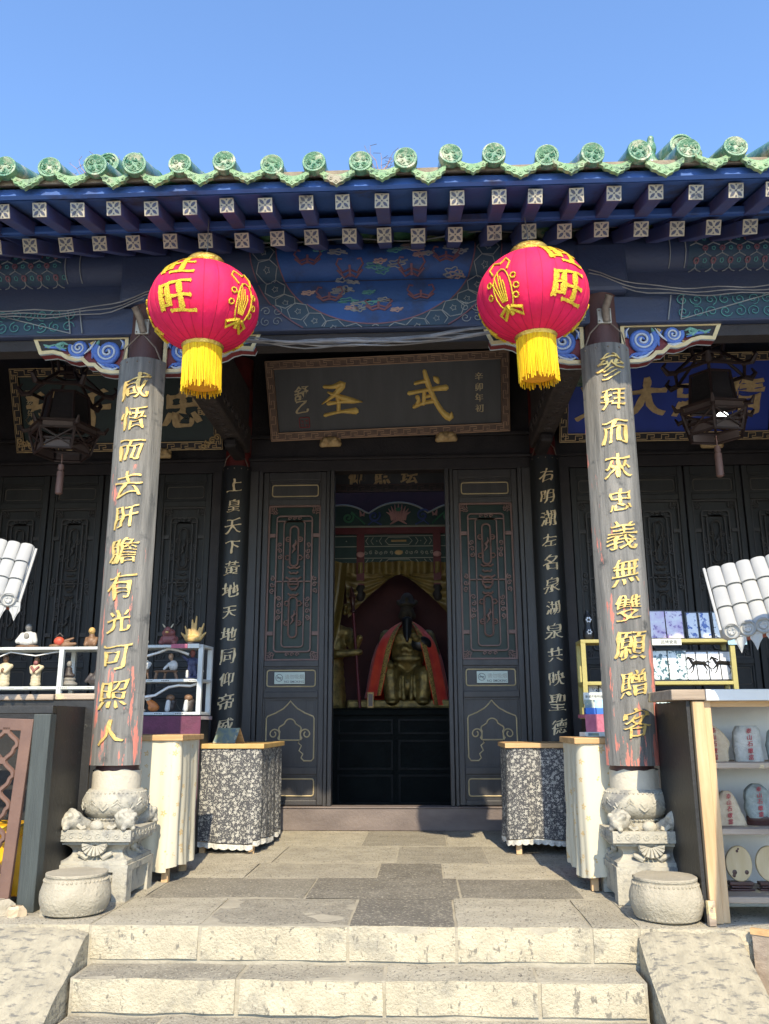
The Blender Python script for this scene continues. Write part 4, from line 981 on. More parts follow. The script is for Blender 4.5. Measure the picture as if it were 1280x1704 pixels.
lt = lantern(); lt.location = (-.935, -.75, 3.285); lt.rotation_euler = (.03, 0, radians(-16)); lt['label'] = 'red cloth lantern with yellow fringe, hanging beside the left grey couplet'
l2 = dup(lt); l2.location = (.968, -.75, 3.30); l2.rotation_euler = (.02, -.05, radians(32)); l2['label'] = 'red cloth lantern with yellow fringe, hanging beside the right grey couplet'

# ================================================================== PLAQUES
def keyband(mb, x0, x1, z0, z1, y, w_=.05, r=.005):
    """thin fret line round a frame"""
    def run(ax, a, b, c, s):
        L = b - a; k = max(2, int(abs(L) / .13)); d = L / k; pts = []
        for i in range(k):
            for du, dv in ((.05, .15), (.05, .85), (.55, .85), (.55, .45), (.32, .45), (.32, .15), (.95, .15)):
                u = a + d * (i + du); v = c + s * w_ * dv; pts.append((u, y, v) if ax == 'x' else (v, y, u))
        mb.tube(pts, r, 4)
    run('x', x0, x1, z1, -1); run('x', x0, x1, z0, 1); run('z', z0, z1, x0, 1); run('z', z0, z1, x1, -1)
def plaque(name, label, loc, rx, ry, W, Ht, ground, frame, line):
    t = thing(name, label, 'plaque', loc); t.rotation_euler = (rx, ry, 0)
    mb = MB(); mb.box(-W / 2 + .03, W / 2 - .03, .0, .04, -Ht / 2 + .03, Ht / 2 - .03); mb.build('board', ground, t)
    mb = MB(); P = [(-W / 2, -Ht / 2), (W / 2, -Ht / 2), (W / 2, Ht / 2), (-W / 2, Ht / 2)]; P2 = ring(mb, P, .085, -.03, .045); f = mb.build('frame', frame, t, bevel=.008)
    mb = MB(); keyband(mb, -W / 2 + .012, W / 2 - .012, -Ht / 2 + .012, Ht / 2 - .012, -.033, .062); mb.tube([(x, -.033, z) for x, z in inset(P, .082)], .006, 4, closed=True); mb.tube([(x, -.031, z) for x, z in inset(P, .006)], .006, 4, closed=True); mb.build('fret_line', line, f)
    return t
def flat(x0, z0, y=-.002): return lambda x, y_, z: (x0 + x, y - z, z0 + y_)
pc = plaque('hanging_plaque', 'black plaque reading 武圣 in gold over the open door', (0.0, 2.68, 4.085), .49, -.028, 2.40, .80, BLACKB, FRAMEB, COPPER)
def bs(cx, cy, px, k, L): return [[((x - cx) / k, -(y - cy) / k, w_ * 1.55 / k) for x, y, w_ in s] for s in L]
K = 1280 / 440 * 170
mb = MB()
brush(mb, bs(430, 275, 0, K, [[(346, 210, 12), (390, 212, 14), (436, 202, 24), (400, 246, 16), (330, 294, 4)], [(362, 238, 6), (420, 262, 16), (470, 282, 20), (530, 292, 3)], [(360, 294, 14), (420, 288, 10), (478, 284, 18)], [(406, 258, 12), (412, 300, 13), (408, 334, 12)], [(340, 350, 12), (420, 336, 10), (496, 336, 22)]]), lambda x, y, z: (-.46 + x, -.003 - z, -.01 + y), .022)
mb.build('gilt_character', GOLDB, pc, smooth=50)
mb = MB()
brush(mb, bs(850, 280, 0, K, [[(776, 220, 12), (800, 214, 12), (834, 210, 14)], [(744, 266, 14), (830, 254, 12), (928, 246, 20)], [(824, 160, 12), (840, 225, 18), (868, 300, 16), (905, 365, 18), (942, 394, 24), (950, 366, 3)], [(820, 258, 12), (818, 290, 13), (814, 322, 13)], [(818, 290, 8), (840, 284, 11), (858, 280, 10)], [(784, 284, 14), (790, 304, 12), (778, 326, 12)], [(766, 334, 13), (810, 318, 12), (860, 310, 14)], [(868, 190, 5), (880, 204, 18), (890, 220, 12)]]), lambda x, y, z: (.42 + x, -.003 - z, -.01 + y), .022)
mb.build('gilt_character', GOLDB, pc, smooth=50)
for i, c in enumerate('辛卯年初'):
    mb = MB(); mb.text(c, .085, .006, flat(.90, .155 - .105 * i), offset=.0, slx=4, sly=4, warp=.06, seed=i); mb.build('small_character', GILTLINE, pc)
for i, c in enumerate('舒乙'):
    mb = MB(); mb.text(c, .15, .008, flat(-.86, .07 - .14 * i), offset=.008, slx=4, sly=4, warp=.07, shear=.15, seed=i + 9); mb.build('small_character', GILTLINE, pc)
mb = MB(); mb.tube([(-.85 + x, -.006, -.225 + z) for x, z in rrect(-.05, .05, -.05, .05, .01, 2)], .006, 4, closed=True)
for dx, dz, a in ((-.02, .02, 0), (.02, .02, 1), (-.02, -.02, 2), (.022, -.02, 0)): mb.tube([(-.85 + dx - .012, -.006, -.225 + dz), (-.85 + dx + .012, -.006, -.225 + dz + .01 * a - .01), (-.85 + dx, -.006, -.225 + dz - .018)], .005, 4)
mb.build('red_seal', SEAL, pc)
for x in (-.60, .56):
    o = blob('carved_foot', [('s', (x, -.02, -.42), (.11, .045, .05)), ('s', (x - .05, -.06, -.40), .030), ('s', (x + .05, -.06, -.40), .030), ('s', (x, -.07, -.43), (.03, .02, .022)), ('s', (x - .085, -.05, -.45), .03), ('s', (x + .085, -.05, -.45), .03), ('c', (x - .07, -.055, -.455), (x + .07, -.055, -.455), .022, .022)], GOLDD, pc, .011, 1)
pl_ = plaque('hanging_plaque', 'dark green plaque high in the left bay behind the left palace lantern', (-2.70, 2.62, 3.98), .42, .0, 2.10, .84, GREENB, DARKW, GOLDD)
for i, c in enumerate('秋千义忠'):
    mb = MB(); mb.text(c, .40, .016, flat(-.72 + .46 * i, 0), offset=.022, slx=6, sly=6, warp=.06, shear=.08, seed=i + 3); mb.build('gilt_character', GOLDD, pl_)
for i, c in enumerate('己亥年冬'):
    mb = MB(); mb.text(c, .075, .005, flat(-.88, .17 - .10 * i), slx=3, sly=3, warp=.06, seed=i); mb.build('small_character', GILTLINE, pl_)
for i, c in enumerate('傅韶'):
    mb = MB(); mb.text(c, .12, .006, flat(.86, .14 - .16 * i), offset=.006, slx=3, sly=3, warp=.08, seed=i); mb.build('small_character', GOLDD, pl_)
mb = MB()
for k in range(4):
    for sx in (-1, 1): mb.tube([(p[0], -.036, p[2]) for p in spiral(sx * (1.0 - .05 * k), -.385 + .05 * (3 - k) * .6, .035, 1.4, k, sx, 12)], .008, 5)
mb.build('gilt_corner', GOLDD, pl_)
pr2 = plaque('hanging_plaque', 'bright blue plaque in the right bay behind the right palace lantern', (2.72, 2.62, 3.99), .42, 0, 2.10, .84, BLUEB, DARKW, GOLDD)
for i, c in enumerate('义大忠精'):
    mb = MB(); mb.text(c, .40, .016, flat(-.68 + .46 * i, 0), offset=.022, slx=6, sly=6, warp=.06, shear=.08, seed=i + 13); mb.build('gilt_character', GOLDD, pr2)
for t_, x in ((pl_, .42), (pr2, .42)):
    o = blob('carved_foot', [('s', (x, -.02, -.44), (.11, .045, .05)), ('s', (x - .05, -.06, -.42), .030), ('s', (x + .05, -.06, -.42), .030), ('s', (x - .085, -.05, -.47), .03), ('s', (x + .085, -.05, -.47), .03), ('c', (x - .07, -.055, -.475), (x + .07, -.055, -.475), .022, .022)], GOLDD, t_, .011, 1)

# no smoking signs on the two door leaves
def nosmoke(x, label):
    t = thing('no_smoking_sign', label, 'sign', (x, DY + .022, 1.352), 0, 'no smoking plates on the door leaves')
    mb = MB(); mb.box(-.145, .145, -.008, .012, -.055, .055); mb.build('plate', SIGNP, t, bevel=.003)
    mb = MB(); mb.tube([(-.098 + .033 * cos(q * pi / 8), -.009, .002 + .033 * sin(q * pi / 8)) for q in range(16)], .0035, 4, closed=True); mb.tube([(-.098 - .023, -.009, .025), (-.098 + .023, -.009, -.021)], .0035, 4); mb.box(-.122, -.076, -.010, -.008, -.003, .006); mb.build('pictogram', SIGNT, t)
    mb = MB(); mb.text('NO SMOKING', .030, .002, flat(.045, -.034, -.009), offset=.012); mb.build('lettering', SIGNT, t)
    mb = MB(); mb.text('请勿吸烟', .046, .002, flat(.045, .012, -.009), offset=.008); mb.build('lettering', SIGNL, t)
nosmoke(-.955, 'mint no smoking plate on the left black door leaf'); nosmoke(.955, 'mint no smoking plate on the right black door leaf')

# ================================================================== PALACE LANTERNS
def palace(loc, label, lit):
    t = thing('palace_lantern', label, 'lantern', loc, .18, 'dark wooden palace lanterns in the porch')
    def hexp(r, z, k): a = k * pi / 3; return (r * cos(a), r * sin(a), z)
    mb = MB()
    for r, z, w_ in ((.30, .30, .016), (.17, .28, .012), (.20, .02, .014), (.27, .0, .014), (.27, -.06, .012), (.22, -.14, .014), (.22, -.22, .012), (.12, .46, .014), (.16, .60, .012)):
        mb.tube([hexp(r, z, k) for k in range(6)], w_, 5, closed=True)
    for k in range(6):
        for r0, z0, r1, z1, w_ in ((.17, .28, .20, .02, .012), (.30, .30, .12, .46, .014), (.27, .0, .27, -.06, .016), (.27, -.06, .22, -.22, .012), (.12, .46, .16, .62, .012)):
            mb.tube([hexp(r0, z0, k), hexp(r1, z1, k)], w_, 5)
        a, b = Vector(hexp(.27, -.06, k)), Vector(hexp(.27, -.06, k + 1)); c, d = Vector(hexp(.22, -.2, k)), Vector(hexp(.22, -.2, k + 1)); mb.tube([a, d], .008, 4); mb.tube([b, c], .008, 4)
        mb.tube([hexp(.28, .30, k), hexp(.36, .29, k), hexp(.40, .34, k), hexp(.37, .38, k)], [.02, .026, .018, .008], 6)
        mb.tube([hexp(.26, -.02, k), hexp(.32, -.03, k), hexp(.35, .02, k)], [.018, .02, .008], 6)
        for q in range(3):
            p = Vector(hexp(.245, -.03, k)).lerp(Vector(hexp(.245, -.03, k + 1)), (q + .5) / 3); mb.ball(p, .016, n=6, k=4)
    mb.build('frame', ROSEW, t)
    for k in range(6):
        m2 = MB(); e = .86
        def q(r, z, kk, f): a, b = Vector(hexp(r, z, kk)), Vector(hexp(r, z, kk + 1)); m_ = (a + b) / 2; return m_.lerp(a if f < 0 else b, abs(f))
        m2.add([q(.165, .27, k, -e), q(.165, .27, k, e), q(.195, .03, k, e), q(.195, .03, k, -e)], [(0, 1, 2, 3)])
        pn = m2.build('pane', PANEW if False else DARKW, t)
        m3 = MB(); m3.add([q(.268, -.012, k, -e), q(.268, -.012, k, e), q(.268, -.05, k, e), q(.268, -.05, k, -e)], [(0, 1, 2, 3)]); m3.add([q(.215, -.15, k, -e), q(.215, -.15, k, e), q(.215, -.21, k, e), q(.215, -.21, k, -e)], [(0, 1, 2, 3)])
        m3.build('fretted_rail', PANEW, t)
    mb = MB(); mb.tube([(0, 0, -.22), (0, 0, -.30)], .006, 6); mb.lathe([(.004, -.30), (.022, -.31), (.026, -.345), (.018, -.36), (.028, -.37), (.03, -.55), (.02, -.56)], 12); mb.build('tassel', LATT, t, smooth=40)
    mb = MB(); mb.tube([(0, 0, .6), (0, 0, 1.5)], .012, 6); mb.lathe([(.05, .46), (.03, .55), (.06, .62), (.02, .66)], 10); mb.build('hanger', ROSEW, t)
    if lit:
        mb = MB(); mb.ball((0, -.12, -.10), (.045, .045, .035)); mb.build('bulb', BULB, t, smooth=60)
palace((2.66, 1.3, 3.36), 'dark wooden palace lantern with a lit white bulb, in the right bay', True)
palace((-2.62, 1.3, 3.30), 'dark wooden palace lantern without a lit bulb, in the left bay', False)

# ================================================================== CABLES
random.seed(8)
t = thing('cable_bundle', 'sagging bundle of grey cables strung between the two front columns below the painted beam', 'cables', (0, -.2, 3.42))
for k in range(8):
    mb = MB(); a, b, s_ = random.uniform(-.02, .02), random.uniform(-.02, .03), random.uniform(.10, .165); L = random.uniform(-.03, .03)
    mb.tube([(-1.38 + 2.76 * i / 26, .08 * cos(i / 26 * 2 * pi) * 0 + L + .02 * sin(i * .9 + k), .0 + a + (b - a) * i / 26 + .045 * i / 26 - (s_ + .01) * 4 * (i / 26) * (1 - i / 26) + .006 * sin(i * 1.3 + k * 2)) for i in range(27)], random.uniform(.005, .009), 6); mb.build('cable', CABLE, t, smooth=60)
for nm, x0, x1, z, lab in (('power_cable', -1.42, -2.9, 3.60, 'thin grey cable running along the left painted beam'), ('power_cable', 1.42, 2.9, 3.66, 'thin grey cable running along the right painted beam')):
    t = thing(nm, lab, 'cable', (x0, -.16, z))
    for k in range(3):
        mb = MB(); mb.tube([((x1 - x0) * i / 20, -.01 - .008 * k, .02 * k + .08 * exp(-(i / 3.) ** 2) - .05 * sin(i / 20 * pi) + .008 * sin(i * 1.1 + k) + .07 * (i / 20) * (1 if x0 < 0 else .6) - .07 * i / 20) for i in range(21)], .0045, 5); mb.build('cable', CABLE, t, smooth=60)
t = thing('power_cable', 'thin pale cable stapled along the top of the painted beam under the rafters', 'cable', (0, -.19, 4.06))
mb = MB(); mb.tube([(-2.6 + 5.2 * i / 60, -.015 * sin(i * .7), .012 * sin(i * .53) + .018 * sin(i * .17)) for i in range(61)], .005, 5); mb.build('cable', CABLE, t, smooth=60)

# ================================================================== STONE STOOLS
def stool(loc, label, rz):
    t = thing('stone_stool', label, 'stool', loc, rz, 'drum shaped stone stools')
    mb = MB()
    def r(z): q = z / .195; return .128 + .048 * sin(pi * min(1, max(0, q * .80 + .12))) ** 1.1
    prof = [(0, 0), (r(0) - .02, 0), (r(0), .012)] + [(r(.012 + .165 * i / 10), .012 + .165 * i / 10) for i in range(11)] + [(.150, .178), (.150, .180), (.146, .181), (.146, .184), (.151, .185), (.151, .194), (.148, .1975), (.148, .1975), (.06, .197), (0, .197)]
    vs = MB(); vs.lathe(prof, 56)
    for x, y, z in vs.v:
        n_ = noise.noise(Vector((x * 12, y * 12, z * 12))) * .005 + noise.noise(Vector((x * 40, y * 40, z * 40))) * .002; rr = sqrt(x * x + y * y) or 1
        mb.v.append((x * (1 + n_ / rr), y * (1 + n_ / rr), z + n_ * .5))
    mb.f, mb.m, mb.t, mb.u = vs.f, vs.m, vs.t, vs.u
    for k in range(46):
        a = k * 2 * pi / 46; mb.ball((.1545 * cos(a), .1545 * sin(a), .166), .0072, n=6, k=4); mb.ball((.1505 * cos(a), .1505 * sin(a), .020), .0068, n=6, k=4)
    mb.build('drum_body', DRUMS, t, smooth=32)
stool((-1.475, -.615, 0), 'worn drum shaped stone stool beside the dark grey counter post', .3)
stool((1.485, -.655, 0), 'worn drum shaped stone stool touching the foot of the pine post', 1.7)

# ================================================================== CLOTH COVERED TABLES
def cloth_table(loc, W, D, h, zb, mat, topm, label, group, lace=False, fold=.010, nf=16, sd=0, legs=True, over=.012, rz=0.):
    t = thing('table', label, 'table', loc, rz, group)
    mb = MB(); mb.box(-W / 2 - over, W / 2 + over, -over, D + over, h - .035, h); mb.build('tabletop', topm, t, bevel=.004)
    per = []; rc = .05; N = 160
    pts = []
    for cx, cy, a0 in ((W / 2 - rc, rc, -90), (W / 2 - rc, D - rc, 0), (-W / 2 + rc, D - rc, 90), (-W / 2 + rc, rc, 180)):
        for i in range(7): a = radians(a0 + 90 * i / 6); pts.append((cx + rc * cos(a), cy + rc * sin(a), cos(a), sin(a)))
    pts.append(pts[0]); ln = [0]
    for a, b in zip(pts, pts[1:]): ln.append(ln[-1] + sqrt((a[0] - b[0]) ** 2 + (a[1] - b[1]) ** 2))
    T_ = ln[-1]
    def at(u):
        s_ = u * T_
        for k in range(len(ln) - 1):
            if s_ <= ln[k + 1] + 1e-9: break
        f = (s_ - ln[k]) / max(1e-9, ln[k + 1] - ln[k]); a, b = pts[k], pts[k + 1]; return [a[q] + (b[q] - a[q]) * f for q in range(4)]
    def P(u, v):
        x, y, nx, ny = at(u % 1.0 if u < 1 else 1.0); z = h - .036 - (h - .036 - zb) * v
        d = fold * (.25 + .9 * v) * (sin(u * nf * 2 * pi + sd) * .6 + sin(u * nf * 2.37 * 2 * pi + 1 + sd) * .3) + noise.noise(Vector((x * 6 + sd, y * 6, z * 4))) * .012 * (.3 + v)
        d += -.004 + .006 * v
        return (x + nx * d, y + ny * d, z + (.012 * sin(u * 9 + sd) + .006 * sin(u * 31)) * v)
    mb = MB(); mb.grid(P, N, 22, uv=lambda u, v: (u * T_ + sd, (1 - v) * (h - zb))); mb.build('cloth_skirt', mat, t, smooth=70)
    if lace:
        mb = MB()
        mb.grid(lambda u, v: (lambda p: (p[0] + .0, p[1], p[2] - .006 - .030 * v - .010 * abs(sin(u * 46 * pi)) * v))(P(u, 1)), 460, 2); mb.build('lace_edge', LACE, t, smooth=70)
    for sx in (-1, 1):
        for y in (.06, D - .06):
            m2 = MB(); m2.box(sx * (W / 2 - .07) - .02, sx * (W / 2 - .07) + .02, y - .02, y + .02, 0, h - .036); m2.build('leg', PINEV, t)
    return t
gr = 'cloth covered sales tables in the porch'
cloth_table((-1.425, .22, 0), .44, .50, .865, .075, CREAM, PINE, 'narrow table under cream printed cloth at the left pedestal', gr, sd=1.3, nf=9, fold=.016)
cloth_table((1.425, .02, 0), .44, .55, .845, .085, CREAM, PINE, 'narrow table under cream printed cloth at the right pedestal', gr, sd=4.1, nf=9, fold=.016)
cloth_table((-1.165, 1.40, 0), .51, .95, .785, .09, FLORAL, QO, 'table under black and white floral cloth left of the door', gr, lace=True, sd=2.2, nf=11, fold=.019)
cloth_table((1.185, 1.42, 0), .52, .62, .785, .10, FLORAL, PINE, 'table under black and white floral cloth right of the door', gr, lace=True, sd=6.2, nf=11, fold=.017)
# tent shaped printed booklet on the left floral table
t = thing('booklet', 'open printed booklet standing like a tent on the left floral table', 'booklet', (-1.22, 1.62, .786), -.35)
mb = MB(); mb.add([(-.10, -.075, 0), (.10, -.075, 0), (.10, 0, .115), (-.10, 0, .115), (-.10, -.069, 0), (.10, -.069, 0), (.10, .0, .108), (-.10, .0, .108)], [(0, 1, 2, 3), (4, 5, 6, 7), (0, 3, 7, 4), (1, 2, 6, 5), (0, 1, 5, 4)]); mb.build('cover', BOOK, t)
mb = MB(); mb.add([(-.10, .075, 0), (.10, .075, 0), (.10, .001, .115), (-.10, .001, .115), (-.10, .069, 0), (.10, .069, 0), (.10, .001, .108), (-.10, .001, .108)], [(0, 1, 2, 3), (4, 5, 6, 7), (0, 3, 7, 4), (1, 2, 6, 5), (0, 1, 5, 4)]); mb.build('cover', PINE, t)
# small paper boxes on right cream table
t = thing('card_box', 'flat pale paper box lying on the right cream table', 'box', (1.40, .42, .846), .2); mb = MB(); mb.box(-.09, .09, -.05, .05, 0, .028); mb.build('box_body', PAPER, t, bevel=.003); mb = MB(); mb.box(-.07, .0, -.0505, -.0503, .006, .022); mb.build('printed_label', BOOK, t)

# ================================================================== LEFT STALL
t = thing('market_counter', 'black market counter with an old plank top and dark grey corner post', 'counter', (-2.0, -.5, 0))
mb = MB(); mb.box(-.75, .12, .34, .75, 1.070, 1.105); mb.build('counter_plank', OLDPL, t, bevel=.006)
mb = MB(); mb.box(.125, .365, .35, .75, 1.073, 1.109); mb.build('counter_plank', OLDPL, t, bevel=.006)
mb = MB(); mb.box(.222, .316, -.12, -.04, 0, .985); mb.build('post', DARKG, t, bevel=.006)
mb = MB(); mb.box(-.75, .316, -.10, -.05, .987, 1.03); mb.build('rail', DARKP, t, bevel=.004)
mb = MB(); mb.box(-.75, .36, .36, .38, 0, 1.068); mb.build('back_board', DARKP, t)
mb = MB(); mb.box(.294, .312, -.04, .36, 0, 1.03); mb.build('side_board', DARKP, t)
t = thing('fretwork_screen', 'brown fretted plastic screen leaning against the black market counter', 'screen', (-2.135, -.64, .07)); t.rotation_euler = (-.03, .035, 0)
mb = MB(); P = [(-.45, 0), (.33, 0), (.33, .90), (-.45, .90)]; ring(mb, P, .062, -.012, .012); mb.build('panel_frame', LATB, t, bevel=.004)
mb = MB()
for ci in range(4):
    x0 = -.388 + .165 * ci + .0825
    for sx in (-1, 1):
        pts = [(x0 + sx * (.010 + .068 * ((1 - abs(1 - 2 * ((i / 28) % 1))) ** 1.25) + .014 * sin(((i / 28) % 1) * 2 * pi * 2 - .9) * (1 - abs(1 - 2 * ((i / 28) % 1)))), 0, .062 + .776 * i / 140) for i in range(141)]
        mb.tube(pts, .0135, 6)
    for k in range(6):
        z = .062 + .776 * k / 5
        mb.box(x0 - .02, x0 + .02, -.012, .012, z - .016, z + .016)
        if k < 5:
            zc = z + .0776; mb.tube([(x0 + .034 * cos(q * pi / 8) * (1 + .3 * cos(q * pi / 2)), 0, zc + .034 * sin(q * pi / 8) * (1 + .3 * cos(q * pi / 2))) for q in range(16)], .008, 5, closed=True) if ci % 2 == 5 else None
    if ci < 3:
        for k in range(5): z = .062 + .776 * (k + .5) / 5; mb.box(x0 + .0825 - .018, x0 + .0825 + .018, -.010, .010, z - .013, z + .013)
mb.build('fretwork', LATB, t, smooth=40)
t = thing('plastic_crate', 'yellow plastic crate behind the brown fretted screen', 'crate', (-2.05, -.45, .0))
mb = MB(); mb.box(-.26, .28, -.08, .18, .06, .40); mb.box(-.28, .30, -.10, .20, .36, .41); mb.build('crate_body', YELP, t, bevel=.012)
mb = MB()
for x in (-.2, -.07, .06, .19): mb.box(x - .012, x + .012, -.09, -.08, .06, .36)
mb.build('ribs', ORW, t)
for k, (x, y, s_, mt) in enumerate(((-1.86, -.66, .06, DRUMS), (-1.735, -.70, .045, STONEY), (-1.60, -.66, .035, DRUMS))):
    t = thing('rubble_stone', ('broad cream rubble stone under the brown fretted screen', 'yellow rubble stone at the foot of the dark counter post', 'small cream rubble stone on the stool side of the dark counter post')[k], 'stone', (x, y, 0), .3 * k, 'rubble stones under the left counter')
    mb = MB(); W_ = s_ * (1.7 if k == 0 else 1.0)
    mb.grid(lambda u, v: jit((W_ * (.86 + .14 * cos(4 * u * 2 * pi)) * cos(u * 2 * pi) * (1 - .35 * v ** 4), s_ * .8 * sin(u * 2 * pi) * (1 - .3 * v ** 4), s_ * 1.25 * v), .012, 22), 16, 6); mb.add([jit((W_ * .45 * cos(q * pi / 8), s_ * .4 * sin(q * pi / 8), s_ * 1.26), .008, 22) for q in range(16)], [list(range(16))]); mb.build('rubble', mt, t, smooth=25)

# display shelves with figurines behind the left counter
def shelf_unit(loc, W, D, zs, mat, label, rz=0., post=(0, 1), name='display_shelf', grp='open display shelves in the porch', th=.022):
    t = thing(name, label, 'shelf', loc, rz, grp)
    for z in zs: mb = MB(); mb.box(0, W, 0, D, z - th, z); mb.build('shelf_board', mat, t, bevel=.003)
    for p in post:
        for y in (0, D - .03):
            mb = MB(); x = p * (W - .035); mb.box(x, x + .035, y - .002, y + .03, 0 if zs[-1] < .5 else zs[-1] - .0, zs[0] - th - .0005); mb.build('upright', mat, t)
    return t
sA = shelf_unit((-3.30, 1.30, 0), 1.28, .26, (1.515, 1.215, 1.10), WHITEF, 'white metal display shelf with clay figures behind the left counter', post=(0, .645, 1))
sB = shelf_unit((-1.99, 1.32, 0), .62, .26, (1.525, 1.265, 1.02), WHITEF, 'white metal display shelf with clay figures between the left couplet boards', post=(0, 1), rz=-.06)
for (x, z, w_, pr_) in ((-1.62, 1.514, .16, PURP), (-1.50, 1.514, .10, PAPER)): pass
t = thing('price_strip', 'red and cream price strip taped to the right end of the white figure shelf', 'label', (-1.52, 1.278, 1.512), -.06)
mb = MB(); mb.box(-.10, .03, -.004, .002, -.016, .016); mb.build('red_part', PINKC, t); mb = MB(); mb.box(.032, .12, -.004, .002, -.016, .016); mb.build('pale_part', PAPER, t)
t = thing('counter_table', 'table under purple velvet below the left white shelf', 'table', (-1.70, 1.30, 0))
mb = MB(); mb.grid(lambda u, v: (-.32 + .66 * u, -.03 - .012 * sin(u * 24) * v - .02 * v, .985 - .95 * v), 60, 8); mb.box(-.32, .34, -.03, .32, .965, .99); mb.build('velvet_cloth', PURP, t, smooth=50)
mb = MB(); mb.box(-.30, .32, 0, .30, .0, .96); mb.build('trestle', DARKP, t)
t = thing('counter_table', 'black table carrying the left figure shelf', 'table', (-2.68, 1.30, 0)); mb = MB(); mb.box(-.7, .66, -.03, .32, 1.03, 1.075); mb.build('tabletop', DARKP, t); mb = MB(); mb.box(-.68, .64, 0, .30, 0, 1.03); mb.build('trestle', DARKP, t)
# led strips
for pts, lab in (([(-1.98, 1.36, 1.44), (-1.86, 1.36, 1.435), (-1.74, 1.36, 1.47), (-1.66, 1.36, 1.50), (-1.58, 1.36, 1.485), (-1.50, 1.36, 1.455)], 'white light strip curving under the top board of the shelf beside the left couplet'),
                 ([(-1.98, 1.34, 1.135), (-1.84, 1.34, 1.13), (-1.74, 1.34, 1.145), (-1.64, 1.34, 1.205), (-1.56, 1.34, 1.22), (-1.47, 1.34, 1.215), (-1.42, 1.34, 1.23)], 'white light strip curving under the middle board of the shelf beside the left couplet'),
                 ([(-3.1, 1.34, 1.33), (-3.0, 1.34, 1.44), (-2.9, 1.34, 1.48), (-2.7, 1.34, 1.45), (-2.5, 1.34, 1.485)], 'thin white cable curving under the top of the far left figure shelf')):
    t = thing('light_strip', lab, 'cable', pts[0]); mb = MB(); o = Vector(pts[0]); mb.tube([Vector(p) - o for p in pts], .011 if 'strip' in lab else .006, 6); mb.build('strip', CABLEW, t, smooth=60)

random.seed(44)
for (rt, x0, x1, y, zs_, rz_, xo_) in ((sA, .1, 1.22, -.003, (1.215, 1.10), 0, 0), (sB, .05, .56, -.003, (1.265, 1.02), 0, 0)):
    for z in zs_:
        x = x0
        while x < x1:
            wd = random.uniform(.05, .09); mb = MB(); mb.box(x, x + wd, y - .002, y + .002, z - .021, z - .003); lb = mb.build('paper_label', PAPER, rt)
            mb = MB()
            for q in range(5): mb.box(x + .006 + q * (wd - .014) / 5, x + .006 + (q + .62) * (wd - .014) / 5, y - .003, y - .0022, z - .016, z - .008)
            mb.build('label_print', SIGNT, lb); x += wd + random.uniform(.05, .16)
# ---- clay figures
FM = {k: M('clay_' + k, c, None, .5, scale=20, bump=.2) for k, c in dict(white=(.62, .62, .60), cream=(.60, .52, .36), skin=(.42, .27, .18), dark=(.05, .04, .038), brown=(.20, .11, .06), red=(.55, .09, .05), maroon=(.26, .09, .085), gold=(.62, .40, .14), orange=(.60, .20, .05), blue=(.22, .34, .56), navy=(.05, .06, .14), grey=(.25, .24, .22), jade=(.2, .3, .24)).items()}
def fig(label, loc, parts, rz=0., sc=1., cat='figurine'):
    t = thing('figurine', label, cat, loc, rz, 'small clay figures on the shelves'); t.scale = (sc, sc, sc)
    for nm, mt, prims in parts: blob(nm, prims, FM[mt], t, .0055, 1)
    return t
def seated(robe, skin='skin', base='brown'):
    return [('robe', robe, [('s', (0, 0, .045), (.075, .05, .035)), ('s', (0, .005, .085), (.048, .036, .050)), ('c', (-.045, -.005, .10), (-.07, -.03, .05), .022, .020), ('c', (.045, -.005, .10), (.07, -.03, .05), .022, .020)]),
            ('head', skin, [('s', (0, -.008, .158), (.026, .026, .032)), ('c', (0, 0, .12), (0, -.004, .14), .016, .016), ('s', (0, -.036, .09), (.022, .012, .026)), ('s', (0, -.034, .153), (.006, .006, .007))]),
            ('stand', base, [('s', (-.04, 0, .010), (.055, .05, .012)), ('s', (.04, 0, .010), (.055, .05, .012))])]
def standing(robe, skin='skin', extra=()):
    return [('robe', robe, [('c', (0, 0, .03), (0, 0, .13), .042, .040), ('s', (0, 0, .155), (.048, .034, .034)), ('c', (-.045, 0, .16), (-.02, -.04, .115), .018, .016), ('c', (.045, 0, .16), (.02, -.04, .115), .018, .016), ('s', (0, 0, .022), (.046, .036, .02))]),
            ('head', skin, [('s', (0, -.006, .215), (.024, .025, .030)), ('c', (0, 0, .18), (0, 0, .20), .014, .014), ('s', (0, -.03, .212), (.005, .005, .006)), ('s', (0, -.044, .125), (.014, .012, .02))])] + list(extra)
T1, T2, T3 = 1.517, 1.217, 1.022
fig('pale robed monk figurine sitting on a brown stand, on the far left shelf top', (-2.80, 1.40, T1), seated('white', 'grey'), sc=1.0)
fig('red pot and gold carp figurine on the far left shelf top', (-2.52, 1.40, T1), [('pot', 'red', [('s', (-.03, 0, .05), (.042, .035, .036))]), ('handle', 'dark', [('c', (-.06, 0, .08), (-.03, 0, .115), .006, .006), ('c', (-.03, 0, .115), (.0, 0, .085), .006, .006)]), ('fish', 'brown', [('c', (.01, 0, .02), (.10, 0, .03), .022, .012), ('c', (.02, 0, .05), (.08, .01, .075), .016, .008), ('s', (-.06, 0, .015), (.05, .03, .015))])])
fig('small brown crouching figurine on the far left shelf top', (-2.29, 1.40, T1), [('body', 'brown', [('s', (0, 0, .045), (.045, .04, .045)), ('c', (-.04, 0, .07), (-.035, -.03, .02), .014, .016), ('c', (.04, 0, .07), (.035, -.03, .02), .014, .016), ('c', (0, 0, .06), (0, 0, .10), .03, .022)]), ('head', 'gold', [('s', (0, -.008, .128), (.027, .026, .030)), ('s', (0, -.034, .122), .008)])])
